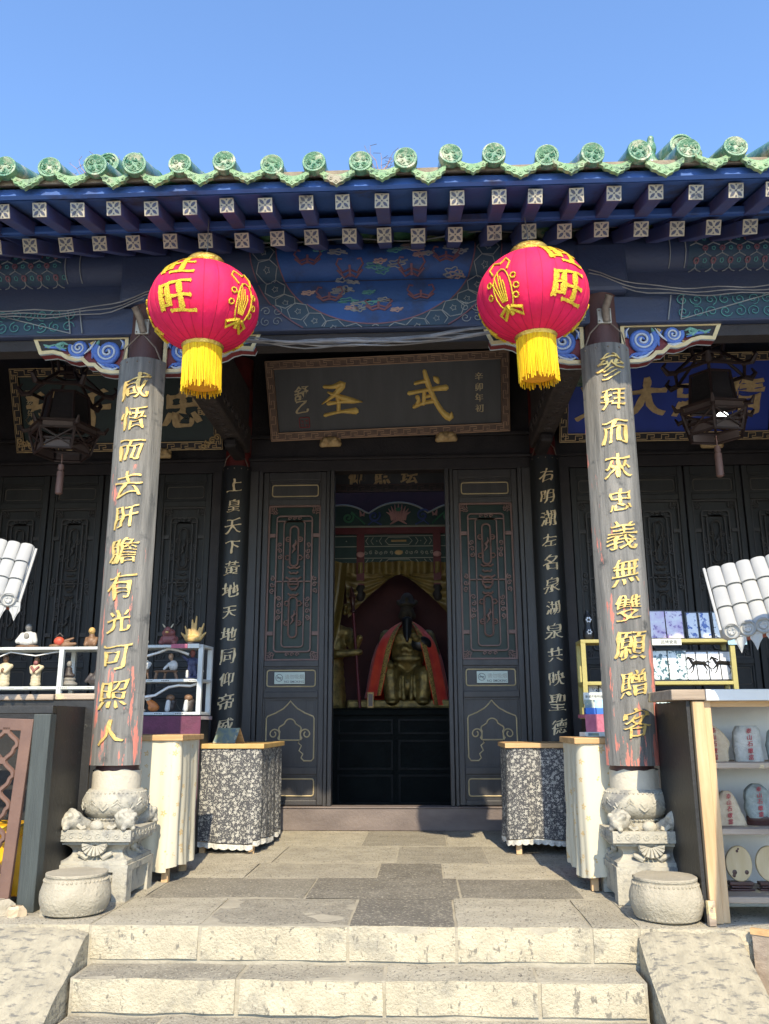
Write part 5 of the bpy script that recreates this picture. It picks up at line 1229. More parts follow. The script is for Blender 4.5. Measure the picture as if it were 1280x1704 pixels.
fig('dark figurine with white head at a low table, on the far left shelf top', (-2.06, 1.40, T1), [('body', 'dark', [('s', (0, 0, .06), (.042, .035, .05)), ('c', (0, 0, .09), (.015, 0, .13), .028, .022), ('s', (-.035, -.01, .055), (.05, .03, .012)), ('c', (-.07, 0, .05), (-.05, 0, .0), .008, .008), ('c', (.04, 0, .03), (.05, -.02, .005), .01, .01), ('c', (-.02, 0, .03), (-.02, -.02, .005), .01, .01)]), ('head', 'grey', [('s', (.015, 0, .175), (.022, .022, .03)), ('s', (.015, -.018, .16), (.012, .010, .02))])])
fig('cream robed monk figurine standing with folded hands, in the far left shelf', (-2.96, 1.40, T2), standing('cream', 'brown'), sc=1.0)
fig('yellow robed bearded figurine with red and white beads, in the far left shelf', (-2.71, 1.40, T2), standing('cream', 'brown', [('beads', 'maroon', [('c', (-.03, -.036, .16), (0, -.05, .125), .011, .011), ('c', (.03, -.036, .16), (0, -.05, .125), .011, .011)]), ('beard', 'maroon', [('s', (0, -.026, .195), (.022, .012, .022))])]), sc=.93)
fig('dark seated figurine on a round lotus base, in the far left shelf', (-2.45, 1.40, T2), [('lotus_base', 'grey', [('s', (0, 0, .02), (.075, .055, .022)), ('s', (0, 0, .055), (.060, .045, .016))]), ('body', 'dark', [('s', (0, 0, .085), (.050, .035, .022)), ('c', (0, 0, .09), (0, 0, .13), .032, .024)]), ('head', 'grey', [('s', (0, -.004, .172), (.020, .020, .026))])])
fig('dark crouching figurine beside the white upright, in the far left shelf', (-2.24, 1.40, T2), [('body', 'dark', [('s', (0, 0, .05), (.055, .04, .045)), ('c', (.01, 0, .08), (.03, -.01, .13), .032, .022), ('c', (-.03, -.01, .09), (-.06, -.02, .04), .015, .014)]), ('head', 'grey', [('s', (.03, -.014, .165), (.022, .022, .026))])])
fig('blue armoured warrior figurine with brown wings, in the far left shelf', (-2.115, 1.36, T2), standing('blue', 'skin', [('wing', 'brown', [('s', (-.085, .02, .17), (.026, .02, .075)), ('s', (-.078, .02, .11), (.02, .018, .04))]), ('wing', 'brown', [('s', (.085, .02, .18), (.026, .02, .075)), ('s', (.078, .02, .12), (.02, .018, .04))]), ('cloak', 'navy', [('c', (.03, .01, .10), (.05, 0, .02), .026, .04)])]))
fig('maroon ox figurine with white horns, on top of the shelf beside the left couplet', (-1.68, 1.42, 1.527), [('body', 'maroon', [('s', (0, 0, .05), (.075, .045, .042)), ('s', (0, -.02, .10), (.055, .04, .034)), ('s', (-.05, -.03, .025), (.024, .026, .024)), ('s', (.05, -.03, .025), (.024, .026, .024)), ('s', (0, -.05, .12), (.028, .026, .026))]), ('horn', 'cream', [('c', (-.025, -.045, .14), (-.042, -.05, .165), .008, .005)]), ('horn', 'cream', [('c', (.025, -.045, .14), (.042, -.05, .165), .008, .005)]), ('snout', 'gold', [('s', (0, -.07, .10), (.016, .012, .010))])])
fig('spiky golden blossom figurine on a dark base, on top of the smaller white shelf', (-1.49, 1.42, 1.527), [('base', 'dark', [('s', (0, 0, .015), (.085, .05, .018))]), ('petals', 'gold', [('s', (0, 0, .05), (.07, .04, .03))] + [('c', (x * .5, 0, .05), (x, -.01 * (k % 2), h_), .018, .007) for k, (x, h_) in enumerate(((-.095, .10), (-.065, .15), (-.035, .13), (-.01, .20), (.02, .23), (.05, .14), (.08, .17), (.1, .10)))])])
fig('white and orange fox figurine on top of the shelf, half behind the left couplet', (-1.885, 1.42, 1.527), [('body', 'white', [('s', (0, 0, .09), (.035, .03, .05)), ('s', (0, -.01, .15), (.028, .026, .03)), ('s', (0, 0, .03), (.045, .035, .03))]), ('head', 'orange', [('s', (.01, -.005, .21), (.032, .030, .034)), ('c', (-.012, 0, .235), (-.02, 0, .262), .010, .005), ('c', (.03, 0, .235), (.04, 0, .262), .010, .005)])])
fig('figurine of a man in a white shirt on a brown stool, beside the bench figurine', (-1.865, 1.42, 1.268), [('shirt', 'white', [('s', (0, 0, .115), (.045, .035, .042)), ('c', (-.045, -.01, .12), (-.035, -.03, .09), .018, .016), ('c', (.045, -.01, .12), (.035, -.03, .09), .018, .016)]), ('head', 'skin', [('s', (-.005, -.01, .185), (.022, .022, .024)), ('c', (0, 0, .15), (-.003, -.005, .17), .012, .012)]), ('stool', 'brown', [('c', (-.025, 0, .075), (-.04, 0, .0), .010, .010), ('c', (.025, 0, .075), (.04, 0, .0), .010, .010), ('s', (0, 0, .075), (.045, .035, .012))]), ('apron', 'white', [('s', (-.07, -.02, .05), (.026, .02, .045))])])
fig('figurine of a seated man at a wooden bench, in the shelf beside the left couplet', (-1.665, 1.42, 1.268), [('bench', 'brown', [('s', (-.02, -.02, .062), (.10, .03, .010)), ('c', (-.09, -.02, .06), (-.10, -.02, .0), .012, .014), ('c', (.05, -.02, .06), (.07, -.02, .0), .012, .014), ('c', (-.02, -.02, .06), (-.03, -.02, .0), .010, .012)]), ('shirt', 'white', [('s', (.03, 0, .105), (.036, .03, .042)), ('c', (.0, -.01, .12), (-.03, -.03, .08), .012, .012)]), ('head', 'skin', [('s', (.01, -.01, .175), (.020, .022, .026)), ('c', (.02, 0, .14), (.012, -.006, .16), .011, .011)])])
fig('dark armoured warrior figurine with a white sash, in the shelf beside the left couplet', (-1.485, 1.42, 1.268), [('body', 'navy', [('c', (-.02, 0, .02), (-.015, 0, .09), .016, .022), ('c', (.03, 0, .02), (.015, 0, .09), .016, .022), ('s', (0, 0, .13), (.042, .032, .042)), ('c', (-.04, 0, .15), (-.07, -.01, .175), .014, .012), ('c', (.04, 0, .15), (.065, -.01, .11), .014, .012), ('s', (0, 0, .012), (.06, .04, .014))]), ('head', 'maroon', [('s', (0, -.006, .20), (.022, .022, .028)), ('c', (0, 0, .17), (0, -.003, .185), .013, .013)]), ('sash', 'white', [('c', (.06, -.015, .14), (.09, -.02, .06), .008, .010), ('c', (-.03, -.03, .06), (-.03, -.03, .02), .012, .014)])])
for k, (x, lab) in enumerate(((-1.635, 'white bearded dark figurine on the lowest board, next to the orange robed one'), (-1.495, 'white bearded dark figurine on the lowest board, at the shelf upright'))):
    fig(lab, (x, 1.40, T3), [('body', 'dark', [('s', (0, 0, .04), (.042, .036, .042)), ('s', (.01, .01, .075), (.036, .03, .03))]), ('head', 'brown', [('s', (0, -.008, .105), (.034, .030, .026))]), ('beard', 'white', [('c', (-.008, -.032, .075), (-.012, -.035, .02), .018, .022)])])
fig('orange robed bending figurine with a white head, on the lowest board', (-1.785, 1.40, T3), [('robe', 'orange', [('s', (.02, 0, .035), (.045, .035, .034)), ('c', (.02, 0, .05), (-.015, -.005, .08), .030, .022)]), ('head', 'white', [('s', (-.022, -.01, .105), (.026, .026, .026))]), ('bowl', 'grey', [('s', (-.055, -.01, .012), (.02, .018, .012))])])
fig('small white rabbit like figurine on the lowest board, half behind the left couplet', (-1.90, 1.40, T3), [('body', 'white', [('s', (0, 0, .025), (.034, .024, .024)), ('s', (.008, -.01, .06), (.018, .018, .018)), ('s', (.028, -.012, .052), .008)]), ('tray', 'dark', [('s', (.03, 0, .008), (.05, .03, .010))])])

# ================================================================== RIGHT SIDE: PORCELAIN SHELF
sC = shelf_unit((1.52, 1.42, 0), 1.16, .22, (1.552, 1.235, .985), BAMB, 'yellow green wooden shelf of porcelain panels behind the right couplet', post=(0, 1), th=.026)
t = thing('counter_table', 'table under dark cloth carrying the porcelain shelf', 'table', (2.3, 1.35, 0)); mb = MB(); mb.box(-.55, 1.3, 0, .42, .94, .96); mb.build('tabletop', DARKP, t); mb = MB(); mb.box(-.53, 1.28, .02, .40, 0, .94); mb.build('trestle', DARKP, t)
random.seed(31)
def panel(x, z, w_, h_, mt, n_, label, y=1.50, rz=.0):
    t = thing('porcelain_plaque', label, 'painted panel', (x, y, z), rz, 'painted porcelain panels on the right shelf'); t.rotation_euler = (-.10, 0, rz)
    for k in range(n_):
        a = -w_ / 2 + w_ * k / n_; mb = MB(); mb.box(a + .004, a + w_ / n_ - .004, -.006, .006, .012, h_ - .012); mb.build('painted_tile', mt, t, bevel=.002)
    mb = MB(); mb.box(-w_ / 2 - .006, w_ / 2 + .006, .0065, .018, 0, h_); mb.build('back_board', BLACK, t)
    mb = MB(); mb.box(-w_ / 2 - .006, w_ / 2 + .006, -.012, .0065, 0, .010); mb.build('foot', BLACK, t)
    return t
panel(2.20, 1.554, .27, .235, INKP, 2, 'violet and white porcelain panel of figures on the porcelain shelf top')
for k, (x, mt, lab) in enumerate(((2.405, INKB, 'narrow blue edged white porcelain panel, the first right of the violet panel'), (2.50, INKB, 'blue and white upright porcelain panel, the second right of the violet panel'), (2.605, INK, 'black and white upright porcelain panel, the third right of the violet panel'), (2.70, INKB, 'blue and white upright porcelain panel under the white awning tip'))):
    panel(x, 1.554, .085, .22, mt, 1, lab)
panel(2.195, 1.238, .30, .245, INKG, 2, 'green and white floral porcelain panel, beside the right couplet')
hp = panel(2.50, 1.238, .36, .235, PORC, 4, 'white porcelain panel painted with black galloping horses')
for cx in (-.075, .105):        # ink horses
    m2 = MB()
    for pts, r in (([(-.05, .13), (-.02, .14), (.03, .135), (.05, .14)], [.012, .017, .015, .014]), ([(-.045, .135), (-.066, .175), (-.075, .182), (-.092, .160)], [.012, .010, .009, .005]), ([(-.06, .15), (-.05, .175), (-.03, .16)], .006), ([(.05, .14), (.075, .150), (.095, .135)], [.005, .006, .002]), ([(-.045, .12), (-.075, .09), (-.09, .095)], [.007, .004, .003]), ([(-.035, .12), (-.05, .075), (-.065, .06)], [.007, .004, .003]), ([(.04, .125), (.06, .085), (.045, .05)], [.008, .004, .003]), ([(.05, .13), (.085, .10), (.095, .065)], [.008, .004, .003])):
        m2.tube([(cx + x, -.0062, z - .0) for x, z in pts], r, 5)
    o = m2.build('ink_horse', BLACK, hp)
for k, x in enumerate((1.60, 1.72)): 
    t = thing('porcelain_vase', ('black gourd vase with white blossom standing on the left end of the porcelain shelf', 'black flask with white blossom half behind the right couplet')[k], 'vase', (x, 1.50, 1.238 if k else 1.554), 0, 'black vases on the porcelain shelf'); mb = MB(); mb.lathe([(.035, 0), (.045, .03), (.042, .07), (.022, .11), (.034, .15), (.03, .19), (.014, .215), (.016, .23)], 20); mb.build('vase_body', BLACK, t, smooth=50)
    m2 = MB()
    for q in range(6): a = q * pi / 3; m2.ball((.016 * cos(a), -.040, .155 + .016 * sin(a)), (.008, .004, .008), n=6, k=4)
    for q in range(6): a = q * pi / 3; m2.ball((.014 * cos(a), -.047, .06 + .014 * sin(a)), (.007, .004, .007), n=6, k=4)
    m2.build('blossom', PORC, t)
for k, x in enumerate((2.13, 2.30, 2.44, 2.57)):
    panel(x, .988, .12, .13, (INKG, PORC, INK, PORC)[k], 1, ('dark green small porcelain tile on the lowest porcelain board', 'plain white small porcelain tile, second on the lowest porcelain board', 'black inked small porcelain tile, third on the lowest porcelain board', 'plain white small porcelain tile at the right upright of the porcelain shelf')[k])
panel(1.655, .988, .16, .245, INK, 2, 'tall white porcelain panel with crane painting, left of the right couplet')
def pot(x, y, z, s_, label, spout=True):
    t = thing('teapot', label, 'teapot', (x, y, z), .4, 'porcelain pots right of the porcelain shelf'); t.scale = (s_,) * 3
    mb = MB(); mb.lathe([(.03, 0), (.05, .012), (.06, .05), (.052, .085), (.032, .10), (.032, .106), (.02, .115), (.008, .118), (.010, .128), (0, .132)], 24); mb.build('pot_body', INK, t, smooth=50)
    if spout: mb = MB(); mb.tube([(.05, 0, .04), (.085, 0, .06), (.095, 0, .09)], [.014, .010, .008], 8); mb.build('spout', PORC, t, smooth=50)
    mb = MB(); mb.tube([(-.05 + .0, 0, .08), (-.09, 0, .075), (-.09, 0, .04), (-.055, 0, .03)] if spout else [(-.045, 0, .09), (-.03, 0, .15), (.03, 0, .15), (.045, 0, .09)], .006, 6); mb.build('handle', PORC, t, smooth=50)
pot(2.86, 1.50, .96, 1.0, 'small white teapot beside the porcelain shelf'); pot(3.04, 1.55, .96, 1.45, 'large inked white teapot, the middle one of the three pots'); pot(3.24, 1.55, .96, 1.5, 'tall white jar with bail handle near the right edge', False)
t = thing('price_label', 'white price label hanging from the porcelain shelf top beside the right couplet', 'label', (2.17, 1.412, 1.535)); mb = MB(); mb.box(-.11, .11, -.004, .002, -.03, .018); mb.build('card', PAPER, t); mb = MB(); mb.text('一品烤瓷画', .032, .002, flat(0, -.006, -.0045), offset=.004); mb.build('lettering', SIGNT, t)
t = thing('price_label', 'light blue label under the white awning tip', 'label', (2.70, 1.412, 1.535)); mb = MB(); mb.box(-.07, .07, -.004, .002, -.03, .012); mb.build('card', M('pale_blue_card', (.35, .58, .72), None, .5, bump=0), t); 
# pink counter with post cards, left of the right couplet
t = thing('counter_table', 'pink cloth counter with postcards, between the right couplet boards', 'table', (1.62, 1.05, 0))
mb = MB(); mb.grid(lambda u, v: (-.17 + .42 * u + .02 * v, -.02 - .012 * sin(u * 20) * v, .985 - .9 * v), 40, 8); mb.box(-.17, .25, -.02, .26, .965, .99); mb.build('cloth', PINKC, t, smooth=50)
mb = MB(); mb.box(-.15, .23, 0, .24, 0, .96); mb.build('trestle', DARKP, t)
for k in range(4):
    t = thing('postcard_box', 'small blue box of postcards in the row on the pink counter', 'card box', (1.50 + .075 * k, 1.10, .99), 0, 'postcard boxes on the pink counter')
    mb = MB(); mb.box(-.035, .035, -.03, .03, 0, .045); mb.build('box_body', CARDB, t, bevel=.002); m2 = MB(); m2.box(-.033, .033, -.006, .0, .0455, .105, Matrix.Rotation(-.25, 4, 'X')); m2.build('card', CARD if k % 2 else BOOK, t)
t = thing('price_sign', 'white printed price sign above the postcard boxes', 'sign', (1.555, 1.16, 1.045)); mb = MB(); mb.box(-.085, .085, -.003, .003, .02, .10); mb.build('card', PAPER, t); mb = MB(); mb.box(-.004, .004, -.002, .004, -.055, .02); mb.build('stick', WHITE, t)
mb = MB(); mb.text('泉城济南明信片', .021, .002, flat(0, .072, -.0035), offset=.004); mb.text('一套10元', .02, .002, flat(0, .042, -.0035)); mb.build('lettering', SIGNT, t)

# ================================================================== RIGHT STONE CABINET
t = thing('stone_cabinet', 'pine and white display cabinet of scholar stones at the right edge', 'cabinet', (1.70, -.75, 0))
mb = MB(); mb.box(-.035, .022, -.005, .05, 0, 1.035); mb.build('post', PINEV, t, bevel=.004)
mb = MB(); mb.box(.025, .06, .012, .06, 0, 1.035); mb.build('post', PINEV, t, bevel=.003)
mb = MB(); mb.box(.03, 1.1, -.03, .46, 1.036, 1.092); mb.build('top_plank', WHITE, t, bevel=.004)
mb = MB(); mb.box(-.14, .028, -.02, .46, 1.04, 1.092); mb.build('top_plank', OLDPL, t, bevel=.005)
mb = MB(); mb.box(.0, 1.1, .40, .42, .0, 1.036); mb.build('back_panel', WHITE, t)
mb = MB(); mb.box(-.06, -.042, .02, .62, 0, 1.035); mb.build('side_board', DARKP, t)
for z in (.735, .425, .115): mb = MB(); mb.box(.06, 1.1, .02, .40, z - .028, z); mb.build('shelf_board', OLDPL, t, bevel=.003)
mb = MB(); mb.box(.06, 1.1, .02, .05, 1.006, 1.034); mb.build('rail', PINE, t)
t2 = thing('cardboard_box', 'pale cream paper box on the middle shelf behind the orange stone', 'box', (1.80, -.50, .426), .1); mb = MB(); mb.box(-.045, .045, -.03, .03, 0, .155); mb.build('box_body', WHITEPAINT, t2, bevel=.003); mb = MB(); mb.box(-.045, .045, -.031, .031, .1555, .160); mb.build('lid', PAPER, t2)
random.seed(17)
def sstone(x, z, w_, h_, mt, label, shape, stand=False, text='泰山石敢當', y=-.56):
    t = thing('scholar_stone', label, 'stone', (x, y, z), 0, 'inscribed scholar stones in the right cabinet')
    zb = .035 if stand else 0
    sd = random.uniform(0, 99)
    def P(u, v):
        # closed stone: v from base to top, u around
        prof = shape(v); a = 2 * pi * u; ww = w_ / 2 * prof; rx = ww * (abs(cos(a)) ** .75) * (1 if cos(a) > 0 else -1); ry = .036 * min(1, prof * 1.2 + .05) * (abs(sin(a)) ** .6) * (1 if sin(a) > 0 else -1)
        n_ = noise.noise(Vector((cos(a) * 1.4 + sd, v * 3.2, sin(a) * 1.2))) * .14 + noise.noise(Vector((cos(a) * 5 + sd, v * 9, sin(a) * 4))) * .05
        return (rx * (1 + n_), ry * (1 + n_), zb + h_ * v)
    mb = MB(); mb.grid(P, 36, 20); top = [P(u / 36, 1) for u in range(36)]; mb.add(top, [list(range(36))]); mb.build('stone_body', mt, t, smooth=55)
    if stand:
        mb = MB(); mb.lathe([(w_ * .52, 0), (w_ * .54, .01), (w_ * .46, .018), (w_ * .50, .034), (w_ * .47, .044), (w_ * .3, .046)], 24, squash=.62); mb.build('wooden_stand', STANDW, t, smooth=40)
    n = len(text); sz = min(.034, h_ * .82 / n)
    for i, c in enumerate(text):
        mb = MB(); zc = zb + h_ * .86 - (h_ * .74) * i / max(1, n - 1); mb.text(c, sz * .98, .006, lambda px, py, pz: (px + .1 * w_ * 0, -.0445 - pz * .5 + .004 * abs(px) / .02, zc + py), offset=.0, warp=.07, shear=.12, seed=i + x, bold=-.006); mb.build('red_character', REDINK, t)
dome = lambda v: (.92 + .1 * sin(v * 3)) * (1 - max(0, (v - .55) / .45) ** 2.2 * .75)
peak = lambda v: 1.05 * (1 - v) ** .75 * .9 + .22
oval = lambda v: (.78 + .24 * sin(pi * min(1, v * .9 + .1))) * (1 - max(0, (v - .7) / .3) ** 2.5 * .6)
sstone(1.805, .735, .155, .180, STONEY, 'yellow domed inscribed stone on the top shelf next to the pine post', dome)
sstone(1.985, .735, .150, .178, STONEG, 'pale grey inscribed stone on the top shelf', lambda v: .95 * (1 - max(0, (v - .75) / .25) ** 2 * .3))
sstone(2.15, .735, .13, .175, STONED, 'dark mottled stone cut by the photo edge, on the top shelf', oval, text='泰山')
sstone(1.850, .425, .165, .165, STONEY, 'orange pointed inscribed stone on the middle shelf', peak)
sstone(2.005, .425, .125, .165, STONED, 'mottled grey green inscribed stone on a rosewood stand, on the middle shelf', oval, True)
sstone(2.165, .425, .13, .165, STONED, 'dark mottled stone on a rosewood stand cut by the photo edge, on the middle shelf', oval, True, text='石')
def slice_(x, label, sp):
    t = thing('wood_slice', label, 'ornament', (x, -.55, .115), 0, 'oval amber slices on stands'); mb = MB(); 
    P = [(.066 * cos(k * pi / 16), .125 + .085 * sin(k * pi / 16) * (1 + .05 * cos(k * pi / 16))) for k in range(32)]; mb.prism(P, -.010, .010); mb.build('slice', AGATE, t, bevel=.005)
    mb = MB(); mb.box(-.062, .062, -.028, .028, 0, .010); mb.box(-.052, .052, -.022, .022, .012, .022); mb.box(-.060, .060, -.025, .025, .024, .042); mb.build('wooden_stand', STANDW, t, bevel=.004)
    if sp:
        m2 = MB()
        for dx, dz, r in ((-.026, .085, .014), (.034, .085, .012), (-.03, .07, .010), (-.005, .185, .008), (.002, .195, .006)): m2.ball((dx, -.0095, dz), (r, .002, r), n=8, k=4)
        m2.build('dark_knot', STANDW, t)
slice_(1.885, 'oval amber wood slice with dark knots on a stand, on the bottom shelf', True); slice_(2.035, 'plain oval amber wood slice on a stand, on the bottom shelf', False)
# tray of rough stones below
t = thing('plank_tray', 'low tray of old planks holding rough blue grey stones at the right edge', 'tray', (2.0, -.98, -.47))
mb = MB(); mb.tube([(-.20, .10, .47), (.42, -.36, .47)], .018, 4); mb.build('edge_plank', PINE, t)
mb = MB(); mb.add([(-.20, .09, .46), (.42, -.37, .46), (.42, -.37, .12), (-.20, .09, .12), (-.185, .115, .46), (.435, -.345, .46), (.435, -.345, .12), (-.185, .115, .12)], [(0, 1, 2, 3), (4, 5, 6, 7), (0, 1, 5, 4), (2, 3, 7, 6), (0, 3, 7, 4), (1, 2, 6, 5)]); mb.build('side_plank', OLDPL, t)
mb = MB(); mb.add([(-.16, .12, .36), (.46, -.34, .36), (.9, .22, .36), (-.1, .2, .36)], [(0, 1, 2, 3)]); mb.build('tray_floor', DARKG, t)
mb = MB(); mb.box(-.03, .14, .12, .15, .39, .45); mb.build('batten', OLDPL, t)
for k, (x, y, s_, lab) in enumerate(((2.13, -.93, .07, 'upright blue grey stone with a red character in the plank tray'), (2.19, -1.03, .085, 'rounded blue grey rough stone in the plank tray'), (2.34, -1.0, .08, 'blue grey rough stone at the outer end of the plank tray'))):
    t = thing('rough_stone', lab, 'stone', (x, y, -.10), .4 * k, 'rough stones in the plank tray')
    blob('stone_body', [('s', (0, 0, s_ * (1.1 if k == 0 else .6)), (s_ * .8, s_ * .55, s_ * (1.3 if k == 0 else .75))), ('s', (s_ * .3, 0, s_ * .5), (s_ * .7, s_ * .6, s_ * .6))], STONEB, t, .012, 1)
    if k == 0: mb = MB(); mb.text('石', .05, .008, lambda px, py, pz: (px, -.041 - pz, .10 + py), offset=.012); mb.build('red_character', REDINK, t)
# loose wood offcut at the post
t = thing('wood_offcut', 'short grey wood offcut propped at the foot of the pine post', 'wood block', (1.655, -.79, 0), .2); mb = MB(); mb.box(-.018, .018, -.012, .012, 0, .11); mb.build('block', OLDPL, t, bevel=.003); mb = MB(); mb.ball((0, -.0125, .08), .004, n=6, k=4); mb.build('nail', IRON, t)

# ================================================================== WHITE TILED AWNINGS
def awning(P0, e, up_, label, ncol, nseg, fas):
    t = thing('tiled_awning', label, 'awning', P0, 0, 'white plastic tiled awnings of the two stalls')
    e = Vector(e).normalized(); u = Vector(up_); Ls = u.length; u.normalize(); u = (u - e * u.dot(e)).normalized(); n = e.cross(u); 
    if n.z < 0: n = -n
    T = Matrix((e, u, n)).transposed().to_4x4()
    sp = .072; R = .036
    mb = MB(); mb.box(-.012, sp * ncol + .02, -.01, Ls, -.045, -.016, T); mb.build('deck', PLAST, t)
    mb = MB(); mb.box(-.016, -.002, -.015, Ls, -.05, .022, T); mb.build('gable_edge', PLAST, t, bevel=.004)
    for c in range(ncol):
        mb = MB(); x = sp * (c + .5); s = Ls / nseg
        for k in range(nseg):
            y0 = k * s - .012; y1 = (k + 1) * s; r0, r1 = R, R * .93
            def A(uu, vv, q=0.): a = pi * uu; r = (r0 + (r1 - r0) * vv) - q; return T @ Vector((x + (r + .0012) * cos(a), y0 + (y1 - y0) * vv, r * .55 * sin(a) + .012 * (1 - vv) + .05 * max(0, .22 - (y0 + (y1 - y0) * vv) / Ls) ** 1.5))
            mb.grid(lambda a, b: A(a, b), 12, 2); mb.grid(lambda a, b: A(a, b, .007), 12, 2); mb.grid(lambda a, b: A(a, 0, .007 * b), 12, 1); mb.grid(lambda a, b: A(a, 1, .007 * b), 12, 1)
        mb.box(x + R - .004, x + sp - R + .004, 0, Ls, -.016, -.004, T)
        o = mb.build('tile_column', PLAST, t, smooth=40)
        m2 = MB(); ho = Vector((u.x, u.y, 0)).normalized() * -1; C = Matrix((e, ho.cross(e), ho)).transposed().to_4x4(); C.translation = T @ Vector((x, -.022, .004))
        m2.lathe([(.040, -.05), (.040, .016), (.035, .024), (.030, .008), (.022, .008), (.017, .020), (0, .012)], 24, T=C)
        for q in range(4): m2.ball((.012 * cos(q * 1.57 + .8), .012 * sin(q * 1.57 + .8), .017), .005, T=C, n=6, k=4)
        m2.build('tile_cap', PLAST, o, smooth=40)
        m3 = MB(); Z = Matrix.Translation(T @ Vector((x + sp / 2, -.04, -.004))) @ Matrix.Rotation(atan2(e.y, e.x), 4, 'Z')
        m3.prism([(-.026, .012), (.026, .012), (.027, -.035), (.014, -.055), (0, -.092), (-.014, -.055), (-.027, -.035)], -.005, .005, T=Z)
        m3.tube([T_ for T_ in [Z @ Vector(q) for q in ((-.016, -.006, -.01), (.016, -.006, -.01), (.010, -.006, -.046), (0, -.006, -.074), (-.010, -.006, -.046))]], .004, 4, closed=True)
        m3.build('drip_point', PLAST, o)
    pt = T @ Vector((sp * (.6 if P0[0] < 0 else ncol - .6), .12, -.05)); zb = (0 if P0[0] < 0 else -.47) - P0[2]
    mb = MB(); mb.tube([(pt.x, pt.y, zb), (pt.x, pt.y, pt.z + .02)], .018, 8); mb.build('pole', IRON, t, smooth=50)
    mb = MB(); mb.box(.10, sp * ncol, .0, .02, -.115, -.05, T); mb.build('fascia', M('red_brown_fascia', (.34, .10, .06), (.26, .08, .05), .5, bump=.1), t)
    return t
a = radians(20)
awning((1.765, -1.0, 1.365), (cos(a), -sin(a), .16), (sin(a) * .22, cos(a) * .22, .34), 'white plastic tiled stall awning above the stone cabinet', 7, 3, True)
awning((-1.93 - .072 * 7 * cos(a), -.62 - .072 * 7 * sin(a), 1.60 + .07), (cos(a), sin(a), -.12), (-sin(a) * .2, cos(a) * .2, .34), 'white plastic tiled stall awning above the black market counter', 7, 3, True)
# unseen canvas roof and poles, added outside the right edge to shade the cabinet
t = thing('unseen_shade_canopy', 'unseen canvas canopy added outside the right edge to shade the right stall', 'canopy', (2.4, -2.1, -.47))
mb = MB(); mb.grid(lambda u, v: (-.50 + 1.5 * u, -.65 + 1.25 * v, 2.15 + .12 * sin(pi * u) + .1 * v), 10, 10); mb.build('canvas', WHITE, t, smooth=40)
for x, y in ((.95, -.6), (.95, .55)): mb = MB(); mb.tube([(x, y, 0), (x, y, 2.2)], .02, 8); mb.build('pole', IRON, t)

# ================================================================== WEEDS ON THE ROOF
random.seed(77)
for (x, y, z, h_, lab, n_) in ((-1.74, -.55, 4.25, .24, 'bare pinkish weed growing among the roof tiles by the left sloping ridge', 16), (.09, -.65, 4.20, .22, 'dry weed growing among the roof tiles above the middle of the hall', 7)):
    t = thing('roof_weed', lab, 'weed', (x, y, z)); mb = MB(); mb.tube([(0, 0, -.03), (.005, 0, .04)], .006, 5); mb.build('root', TWIG, t); mb = MB()
    for k in range(n_):
        a = random.uniform(-1.0, 1.0); L = h_ * random.uniform(.5, 1); p = [(0, 0, 0)]
        for i in range(1, 5): p.append((sin(a) * L * i / 4 + random.uniform(-.012, .012), random.uniform(-.02, .02), cos(a) * L * i / 4))
        mb.tube(p, [.0035, .003, .0025, .002, .0012], 4)
        for i in range(2, 5): mb.tube([p[i], (p[i][0] + random.uniform(-.05, .05), p[i][1], p[i][2] + random.uniform(.0, .04))], .0018, 3)
    mb.build('stems', TWIG, t)

# ================================================================== SHRINE INSIDE
sh = thing('shrine', 'painted wooden shrine with lotus frieze inside the hall', 'shrine', (.04, 4.6, 0))
mb = MB()
top_ = []
for i in range(61):
    x = -1.5 + 3.0 * i / 60; q = abs(((x + .36) % .72) - .36) / .36; top_.append((x, 3.36 + .13 * (1 - q ** 2.2) - .10 * min(1, (abs(x) / 1.4)) ** 2))
mb.prism([(-1.5, 3.20)] + [] + [(1.5, 3.20)] + top_[::-1], -.01, .02); fr = mb.build('frieze', TEALP, sh)
mb = MB(); mb.tube([(x, -.015, z) for x, z in top_], .012, 5); mb.tube([(-1.5, -.015, 3.20), (1.5, -.015, 3.20)], .012, 5); mb.build('frieze_edge', PALEL, fr)
mb = MB()
for k in range(-4, 5):      # lotus
    a = k * .28; mb.tube([(.0 + .02 * k, -.02, 3.27), (.06 * sin(a) * 1.6, -.025, 3.34), (.16 * sin(a), -.02, 3.30 + .17 * cos(a))], [.008, .020, .004], 6)
for s_ in (-1, 1): mb.tube([(0, -.02, 3.28), (s_ * .06, -.02, 3.25), (s_ * .10, -.02, 3.225)], [.012, .014, .004], 6); mb.tube([(s_ * .44, -.02, 3.33), (s_ * .46, -.02, 3.40)], [.022, .004], 6); mb.tube([(s_ * .42, -.02, 3.33), (s_ * .40, -.02, 3.38)], [.018, .004], 6)
mb.build('lotus_carving', LOTUS, fr, smooth=50)
mb = MB(); mb.ball((0, -.035, 3.40), (.035, .012, .025)); 
for s_ in (-1, 1):
    mb.tube(spiral(s_ * .60, 3.31, .07, 1.5, 1, s_, 20, -.02), .014, 6); mb.tube([(s_ * .40, -.02, 3.23), (s_ * .47, -.02, 3.30), (s_ * .56, -.02, 3.38)], .010, 5)
mb.build('leaf_carving', LEAFG, fr, smooth=50)
mb = MB()
for s_ in (-1, 1):
    mb.tube(spiral(s_ * .29, 3.33, .075, 1.4, .6, s_, 20, -.02), .013, 6); mb.tube([(s_ * .20, -.02, 3.22), (s_ * .30, -.02, 3.27), (s_ * .36, -.02, 3.22)], .010, 5)
mb.build('leaf_carving', LEAFB, fr, smooth=50)
